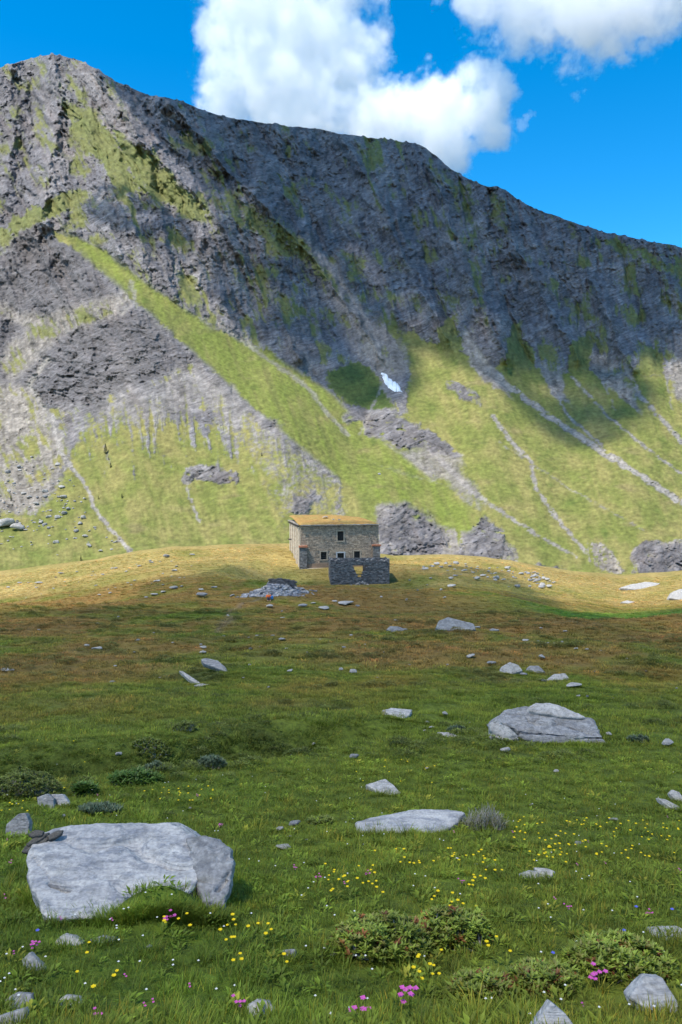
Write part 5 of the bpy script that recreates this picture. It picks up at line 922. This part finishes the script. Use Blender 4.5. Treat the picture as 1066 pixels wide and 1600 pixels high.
# ---- shrubs: branches and many small leaves
def bark(name, c): return plain_mat(name, c, .3, 30)
TWIG = bark('grey_twig', (.33, .30, .27))
def tube(bx, p, q, r0, r1):
    p, q = np.array(p, float), np.array(q, float); d = q - p; d /= np.linalg.norm(d) + 1e-9; a = np.cross(d, [.3, .5, .8]); a /= np.linalg.norm(a); c = np.cross(d, a); n = len(bx.V)
    for i in range(4): t = i * math.pi / 2; o = a * math.cos(t) + c * math.sin(t); bx.V += [p + o * r0, q + o * r1]; bx.C += [(1, 1, 1)] * 2
    for i in range(4): j = (i + 1) % 4; bx.F.append((n + 2 * i, n + 2 * j, n + 2 * j + 1, n + 2 * i + 1))
def shrub(label, u0, u1, vtop, vbase, kind, n, name='shrub', seed=1, tall=1.0, rgt=None):
    R = random.Random(seed); g = hit((u0 + u1) / 2, vbase); m = px(g[1]); W = (u1 - u0) * m; Hh = max((vbase - vtop) * m * .50, .05) * tall; D = W * .42 if rgt is None else rgt
    root = empty(name, g); tag(root, label, 'shrub')
    l = Leaves(); tw = Boxes()
    _gx = np.linspace(-.6 * W, .6 * W, 12); _gy = np.linspace(-.2 * D, 2.2 * D, 12); _GZ = H(*np.meshgrid(g[0] + _gx, g[1] + _gy)) - g[2]
    def gz(x, y): return float(_GZ[int(np.clip(round((y + .2 * D) / (2.4 * D) * 11), 0, 11)), int(np.clip(round((x + .6 * W) / (1.2 * W) * 11), 0, 11))])
    tips = []
    for i in range(n):
        a = R.uniform(0, 6.283); r = math.sqrt(R.random()); x, y = .5 * W * r * math.cos(a), D + D * r * math.sin(a); hh = Hh * math.sqrt(max(.03, 1 - r * r)) * (.55 + .45 * R.random()) * (1 + .35 * float(perlin(x / (.25 * W) + seed, y / (.25 * W), 1.)))
        tips.append((x, y, gz(x, y) + max(.02, hh)))
    stems = [(R.uniform(-.3, .3) * W, D + R.uniform(-.5, .5) * D) for _ in range(9)]
    for i, t in enumerate(tips):
        if i % 4 == 0 or kind == 'twig':
            sx_, sy_ = min(stems, key=lambda s: (s[0] - t[0]) ** 2 + (s[1] - t[1]) ** 2); b0 = np.array([sx_, sy_, gz(sx_, sy_) - .01]); mid = (b0 + np.array(t)) / 2 + np.array([R.uniform(-.1, .1) * W * .3, R.uniform(-.05, .05), -.1 * Hh]); tr_ = .006 if kind != 'twig' else .004
            tube(tw, b0, mid, tr_ * 1.5, tr_); tube(tw, mid, t, tr_, tr_ * .4)
        if kind == 'twig':
            if R.random() < .55: tube(tw, t, np.array(t) + np.array([R.uniform(-.05, .05), R.uniform(-.04, .04), R.uniform(.02, .10)]), .0025, .001)
            for k in range(7): p = np.array(t) + np.array([R.uniform(-.05, .05), R.uniform(-.05, .05), R.uniform(-.07, .02)]); l.leaf(p, (R.uniform(-1, 1), R.uniform(-1, 1), R.uniform(0, 1)), (0, 0, 1), .022, .009, np.array([.15, .16, .045]) * R.uniform(.6, 1.4))
            continue
        if kind == 'rose':
            c = np.array([.22, .28, .04]) * R.uniform(.6, 1.3); L_, w_, nl = R.uniform(.032, .052), .015, 9
            if R.random() < .06: c = np.array([.30, .12, .04]) * R.uniform(.5, 1.1)
            elif R.random() < .2: c = np.array([.22, .22, .05])
        elif kind == 'willow': c = np.array([.125, .165, .095]) * R.uniform(.7, 1.2); L_, w_, nl = .07, .018, 8
        elif kind == 'fern': c = np.array([.075, .135, .022]) * R.uniform(.7, 1.25); L_, w_, nl = .11, .03, 6
        else: c = np.array([.15, .18, .036]) * R.uniform(.6, 1.35); L_, w_, nl = .045, .018, 8
        for k in range(nl):
            a = k * 2.4 + R.random(); e = R.uniform(.15, .9); d = (math.cos(a) * (1 - .5 * e), math.sin(a) * (1 - .5 * e), e if kind != 'willow' else e + .8); l.leaf(np.array(t) + np.array([0, 0, R.uniform(-.015, .01)]), d, (0, 0, 1), L_ * R.uniform(.7, 1.2), w_ * R.uniform(.8, 1.2), c * R.uniform(.8, 1.25))
    o_ = link('branches', tw.mesh('branches'), TWIG, root); link('foliage', l.mesh('foliage'), SHRUB_M, root)
SHRUB_M = leaf_mat('shrub_leaf', 'GEOMETRY', (1., 1., 1.), .22, .45)
shrub('broad leafy shrub with brown-tipped shoots in the near turf', 512, 690, 1412, 1512, 'rose', 520, seed=1, name='alpine_shrub')
shrub('leafy shrub with bare twigs touching the broad one on its right', 640, 780, 1398, 1490, 'rose', 420, seed=2, name='alpine_shrub')
shrub('bright leafy shrub above the rough rock in the bottom right corner', 905, 1080, 1455, 1540, 'rose', 560, seed=3, name='alpine_shrub')
shrub('low patch of leafy shoots right of the bottom centre', 705, 810, 1505, 1568, 'rose', 220, seed=4, tall=.8, name='alpine_shrub')
shrub('low leafy shoots above the pointed rock at the bottom edge', 800, 920, 1490, 1560, 'rose', 300, seed=5, tall=.8, name='alpine_shrub')
shrub('grey twiggy bush at the right end of the pale slab', 726, 800, 1262, 1300, 'twig', 360, seed=6, tall=1.45, name='twiggy_bush')
shrub('dark leafy bush on the gully bank at the left border', -50, 78, 1172, 1252, 'dark', 620, seed=7, name='bush', tall=.9)
shrub('silvery-leaved willow bush in the gully, right of the others', 304, 352, 1172, 1204, 'willow', 150, seed=8, name='willow_bush', tall=1.2)
shrub('smaller silvery willow bush in the middle of the gully', 218, 256, 1184, 1210, 'willow', 110, seed=9, name='willow_bush', tall=1.1)
shrub('fern-like green plant on the gully bank', 105, 145, 1212, 1246, 'fern', 70, seed=10, name='bank_plant')
shrub('bright green leafy plants along the bottom of the gully', 160, 240, 1196, 1230, 'fern', 150, seed=11, name='bank_plant')
shrub('grey-green low bush beside the pale leaning rock', 112, 182, 1250, 1276, 'willow', 130, seed=12, name='low_bush', tall=.6)
shrub('small dark bush alone on the slope above the gully', 266, 306, 1116, 1144, 'dark', 130, seed=13, name='bush')
shrub('small tuft of grey leaves at the left end of the layered boulder', 700, 730, 1128, 1148, 'willow', 60, seed=14, name='willow_bush')
shrub('low green bush right of the layered boulder', 985, 1020, 1146, 1162, 'willow', 60, seed=15, name='willow_bush')
shrub('dark low shrub above the middle of the gully', 200, 262, 1160, 1192, 'dark', 170, seed=16, name='bush', tall=.7)
shrub('small dark shrub in the turf right of the brown hummock', 478, 520, 1270, 1290, 'dark', 80, seed=18, name='bush', tall=.6)
# ---- a few small trees on the mountainside
def conifer(u, v, hpx, label, seed):
    g = mhit(u, v); m = px(g[1]); h = hpx * m; R = random.Random(seed); root = empty('conifer', g); tag(root, label, 'tree', None); tw = Boxes(); tube(tw, (0, 0, -.3), (0, 0, h * .96), h * .03, h * .006); link('trunk', tw.mesh('trunk'), bark('conifer_bark', (.08, .06, .045)), root); l = Leaves()
    for i in range(420):
        t = R.random() ** .8; z = h * (.06 + .92 * t); r = h * .26 * (1 - t) ** .8 * (.35 + .65 * R.random()) + .03; a = R.uniform(0, 6.283); l.leaf((.4 * r * math.cos(a), .4 * r * math.sin(a), z), (math.cos(a), math.sin(a), -.25), (0, 0, 1), r * .8 + h * .03, h * .035, np.array([.035, .05, .02]) * R.uniform(.6, 1.5))
    link('crown', l.mesh('crown'), SHRUB_M, root)
for i, (u, v, h, lab) in enumerate([(164, 709, 16, 'tallest dark conifer alone on the left slope of the mountain'), (172, 730, 8, 'short dark conifer just below the tallest one'), (169, 718, 5, 'tiny conifer between the two others on the left slope'), (190, 778, 8, 'round dark little tree on the green slope left of the house'), (153, 780, 5, 'tiny dark tree beside the pale stream bed'), (16, 782, 9, 'dark little tree at the edge of the scree near the left border'), (126, 876, 8, 'small dark tree at the foot of the mountain just above the crest'), (408, 713, 6, 'tiny dark tree on the scree left of the green spur')]): conifer(u, v, h, lab, i)

# ---- flowers, each its own object
def petal_mat(name, c): b = NB(name); n = b.noise(b.coord(), 40, 2); return b.done(b.mix(n, c, tuple(q * .75 for q in c)), None, .6)
STEM = leaf_mat('flower_stem', 'GEOMETRY', (.07, .12, .02), .2)
def flower_mesh(name, col, petals, rad, sh, cluster=1, centre=None, seed=0):
    R = random.Random(seed); l = Leaves(); k = []; nf0 = 0
    for c in range(cluster):
        a = R.uniform(0, 6.283); rr_ = 0 if cluster == 1 else rad * 3.6 * math.sqrt(R.random()); hx_, hy_, hz3 = rr_ * math.cos(a), rr_ * math.sin(a), sh * R.uniform(.55, 1.05); l.blade((hx_ * .3, hy_ * .3, -.01), (hx_ + 1e-3, hy_, .0), .97, hz3 + .01, .004, .02, one, 2); k += [0] * (len(l.F) - len(k))
        for i in range(petals):
            t = 6.283 * i / petals + R.random() * .3; l.leaf((hx_, hy_, hz3), (math.cos(t), math.sin(t) - .35, .35), (0, -.3, 1), rad, rad * .95, one, .15); k += [1] * (len(l.F) - len(k))
    me = l.mesh(name); me.materials.append(STEM); me.materials.append(col); me.polygons.foreach_set('material_index', np.array(k, np.int32)); return me
YEL, PNK, BLU, WHT = petal_mat('yellow_petal', (.85, .62, .01)), petal_mat('pink_petal', (.62, .11, .42)), petal_mat('blue_petal', (.12, .14, .6)), petal_mat('white_petal', (.75, .75, .72))
YM = [flower_mesh('yellow_flower', YEL, 7, .0135, h, seed=i) for i, h in enumerate((.08, .11, .14))]; PM = [flower_mesh('pink_flower', PNK, 5, .012, h, n, seed=20 + i) for i, (h, n) in enumerate(((.07, 7), (.09, 10), (.06, 5)))]; PS = [flower_mesh('pink_flower', PNK, 5, .011, .08, 2, seed=33)]; BM = [flower_mesh('blue_flower', BLU, 5, .014, .06, seed=44)]
def plant(meshes, name, u, v, label, group, cat='flower', s=1.0):
    g = hit(u, v); o = bpy.data.objects.new(name, random.choice(meshes)); COL.objects.link(o); o.location = g; o.rotation_euler = (0, 0, random.uniform(-.5, .5)); o.scale = (s,) * 3; tag(o, label, cat, group); return o
RF = random.Random(99)
YB = [(330,425,1452,1484,13,'small yellow flower below the largest boulder'),(505,600,1366,1404,24,'small yellow flower above the broad leafy shrub'),(640,790,1330,1425,30,'small yellow flower between the pale slab and the leafy shrubs'),(800,1062,1284,1352,95,'small yellow flower in the yellow patch near the right border'),(630,705,1506,1546,10,'small yellow flower in front of the broad leafy shrub'),(755,800,1484,1508,4,'small yellow flower right of the leafy shrubs'),(255,300,1446,1458,6,'small yellow flower by the pink cluster under the largest boulder'),(215,335,1232,1256,22,'tiny yellow flower on the gully rim'),(0,45,1258,1270,8,'tiny yellow flower at the left border beside the gully'),(580,760,1338,1360,14,'small yellow flower below the pale slab'),(120,185,1480,1570,6,'small yellow flower near the bottom left stones'),(360,460,1494,1540,5,'small yellow flower near the bottom centre'),(40,160,1130,1240,10,'tiny yellow flower on the slope above the gully'),(540,680,1186,1230,12,'tiny yellow flower around the triangular slab')]
for (a, c, d, e, n, lab) in YB:
    for i in range(n): plant(YM, 'yellow_flower', RF.uniform(a, c), RF.uniform(d, e) + 8, lab, lab.replace('small yellow flower', 'yellow flowers').replace('tiny yellow flower', 'yellow flowers'), s=RF.uniform(.75, 1.1))
PK = [(265,1441,22,'pink flower cluster right under the front of the largest boulder'),(5,1408,16,'pink flower cluster at the left border beside the largest boulder'),(16,1350,12,'pink flowers left of the dark slates'),(55,1488,16,'pink flowers above the jagged grey stone'),(28,1496,10,'pink flowers left of the jagged grey stone'),(200,1530,10,'single pink flower below the low grey stone'),(232,1577,9,'pink flower near the bottom left round stone'),(246,1572,9,'second pink flower near the bottom left round stone'),(150,1594,16,'pink flower cluster at the bottom edge near the left corner'),(370,1578,20,'pink flower cluster left of the lichen-spotted stone'),(303,1548,6,'lone pink flower left of the lichen-spotted stone'),(562,1594,28,'brightest pink flower cluster at the bottom edge'),(640,1584,28,'pink flower cluster right of the brightest one'),(460,1358,14,'pink flowers in the turf right of the largest boulder'),(497,1372,12,'pink flowers left of the yellow ones above the shrub'),(574,1367,12,'pink flowers among yellow ones above the shrub'),(542,1384,8,'pale pink flowers just above the broad shrub'),(930,1537,28,'pink flower cluster below the bright leafy shrub'),(922,1318,9,'pink flowers in the middle of the yellow patch'),(904,1354,7,'lone pink flower left of the dark bare patch'),(946,1351,9,'pink flower beside the dark bare patch'),(869,1408,8,'lone pink flower in the turf above the shoots'),(886,1421,12,'pink flower pair in the turf above the shoots'),(720,1380,14,'pink flowers above the twiggy side of the shrubs'),(308,1243,12,'pink flower on the gully rim'),(345,1293,12,'lilac flowers behind the right end of the largest boulder'),(155,1243,8,'pink flower beside the fern-like plant'),(915,1578,9,'lone pink flower left of the rough corner rock'),(1063,1362,6,'lone pink flower at the right border'),(1045,1278,7,'lone pink flower above the yellow patch'),(1014,1430,14,'pink flowers above the flat slab at the right border'),(712,1302,6,'pink flower under the twiggy bush'),(803,1302,6,'pink flower right of the twiggy bush'),(15,1314,9,'pink flower under the upright pointed rock'),(100,1440,8,'pink flower at the left front foot of the largest boulder'),(180,1442,9,'pink flowers before the front of the largest boulder')]
for (u, v, w, lab) in PK: plant(PM if w > 11 else PS, 'pink_flower', u, v + 4, lab, 'pink flowers', s=max(.7, w / 20))
for (u, v, lab) in [(608,1452,'blue gentian flower in the broad leafy shrub'),(994,1424,'blue flower above the flat slab at the right border'),(1050,1428,'blue flower near the right border'),(864,1498,'blue flower above the low leafy shoots'),(824,1532,'blue flower in the low leafy shoots'),(975,1462,'blue flower at the top of the bright shrub'),(59,1462,'tiny blue flower near the left stones')]: plant(BM, 'blue_flower', u, v + 4, lab, 'blue flowers')
bx = Leaves()                                      # specks of white blossom all over the near turf
for i in range(170):
    v = RF.uniform(1200, 1610); u = RF.uniform(0, 1066); g = hit(u, v); h = RF.uniform(.04, .10)
    for k in range(4): t = k * 1.57; bx.leaf((g[0], g[1], g[2] + h), (math.cos(t), math.sin(t) - .3, .3), (0, -.3, 1), .008, .008, one)
o = link('white_blossom', bx.mesh('white_blossom'), WHT); tag(o, kind='stuff')
# ================================================================== labels that single out each of the many alike stones and flowers
LM = [('the stone house', 530, 850), ('the dark ruin', 563, 895), ('the rubble heap', 424, 920), ('the dark layered rock', 712, 976), ('the long dark rock ledge', 620, 983), ('the layered boulder', 858, 1130), ('the flat slab above the gully', 620, 1114), ('the triangular slab', 600, 1230), ('the pale flat slab by the twiggy bush', 640, 1285), ('the twiggy bush', 764, 1278), ('the largest boulder', 200, 1360), ('the upright pointed rock', 27, 1290), ('the leaning pale rock by the gully', 95, 1250), ('the broad leafy shrub', 600, 1460), ('the leafy shrub with bare twigs', 710, 1445), ('the bright shrub at lower right', 990, 1495), ('the pointed rock at the bottom edge', 866, 1590), ('the rough corner rock', 1024, 1555), ('the flat slab at the right border', 1040, 1460), ('the flat-topped pale stone', 840, 1367), ('the tilted slab at the right border', 1046, 1255), ('the white pointed rock in brown grass', 874, 1058), ('the rounded boulder of the cluster', 799, 1044), ('the sloping pale rock', 335, 1040), ('the log-like stone', 297, 1058), ('the two upright white stones', 543, 1048), ('the rock sheet on the crest', 1000, 914), ('the outcrop at the right border', 1062, 928), ('the slab on the sunlit grass', 981, 940), ('the slab in the gully', 700, 1149), ('the seated person', 420, 934), ('the silvery willow bush', 328, 1190), ('the dark bush at the left border', 15, 1215), ('the small dark bush on the slope', 286, 1130), ('the rounded stone below the big boulder', 108, 1470), ('the jagged grey stone', 52, 1504), ('the round stone at lower left', 107, 1566), ('the lichen-spotted stone', 407, 1578), ('the block left of the shrub', 451, 1491), ('the tallest conifer', 164, 702), ('the largest block at the mountain foot', 8, 815), ('the round dark little tree', 190, 775), ('the dark-sided boulder', 97, 776), ('the heap of crest stones', 842, 908), ('the small tree above the crest', 126, 872), ('the boulder low on the mountain foot', 85, 846), ('the little tree by the scree', 16, 778), ('the rounded boulder by the stream bed', 100, 800), ('the low leafy shoots', 860, 1530), ('the white wedge of stone', 767, 1353), ('the smaller willow bush', 237, 1198)]
ORD = ['', 'second', 'third', 'fourth', 'fifth', 'sixth', 'seventh', 'eighth', 'ninth', 'tenth', 'eleventh', 'twelfth', 'thirteenth', 'fourteenth', 'fifteenth', 'sixteenth', 'seventeenth', 'eighteenth', 'nineteenth', 'twentieth']
ORD += [t + '-' + w for t in ('twenty', 'thirty', 'forty', 'fifty') for w in ('first', 'second', 'third', 'fourth', 'fifth', 'sixth', 'seventh', 'eighth', 'ninth')]
bpy.context.view_layer.update()
things = [o for o in COL.objects if o.parent is None and o.get('group') and o.get('label')]; cnt = {}
for o in things: cnt[o['label']] = cnt.get(o['label'], 0) + 1
bucket = {}
for o in things:
    if cnt[o['label']] < 2: continue
    noun = {'stone': 'pale stone', 'boulder': 'scree boulder', 'rock': 'pale rock'}.get(o['category'], None) or ('tiny yellow flower' if 'tiny' in o['label'] else 'yellow flower')
    u, v = (float(t) for t in project(o.location.x, o.location.y, o.location.z)); d, nm, lu, lv = min(((u - a) ** 2 + 3.0 * (v - c) ** 2, n, a, c) for n, a, c in LM)
    dr = ('left of' if u < lu else 'right of') if abs(u - lu) > 1.3 * abs(v - lv) else ('above' if v < lv else 'below')
    bucket.setdefault((noun, dr, nm), []).append((d, o))
for (noun, dr, nm), lst in bucket.items():
    for i, (d, o) in enumerate(sorted(lst, key=lambda t: t[0])):
        od = ORD[i] if i < len(ORD) else 'outermost'; o['label'] = f'{noun} {dr} {nm}, the nearest one' if i == 0 and len(lst) > 1 else (f'{noun} {dr} {nm}, alone there' if len(lst) == 1 else f'{od} nearest {noun} {dr} {nm}')
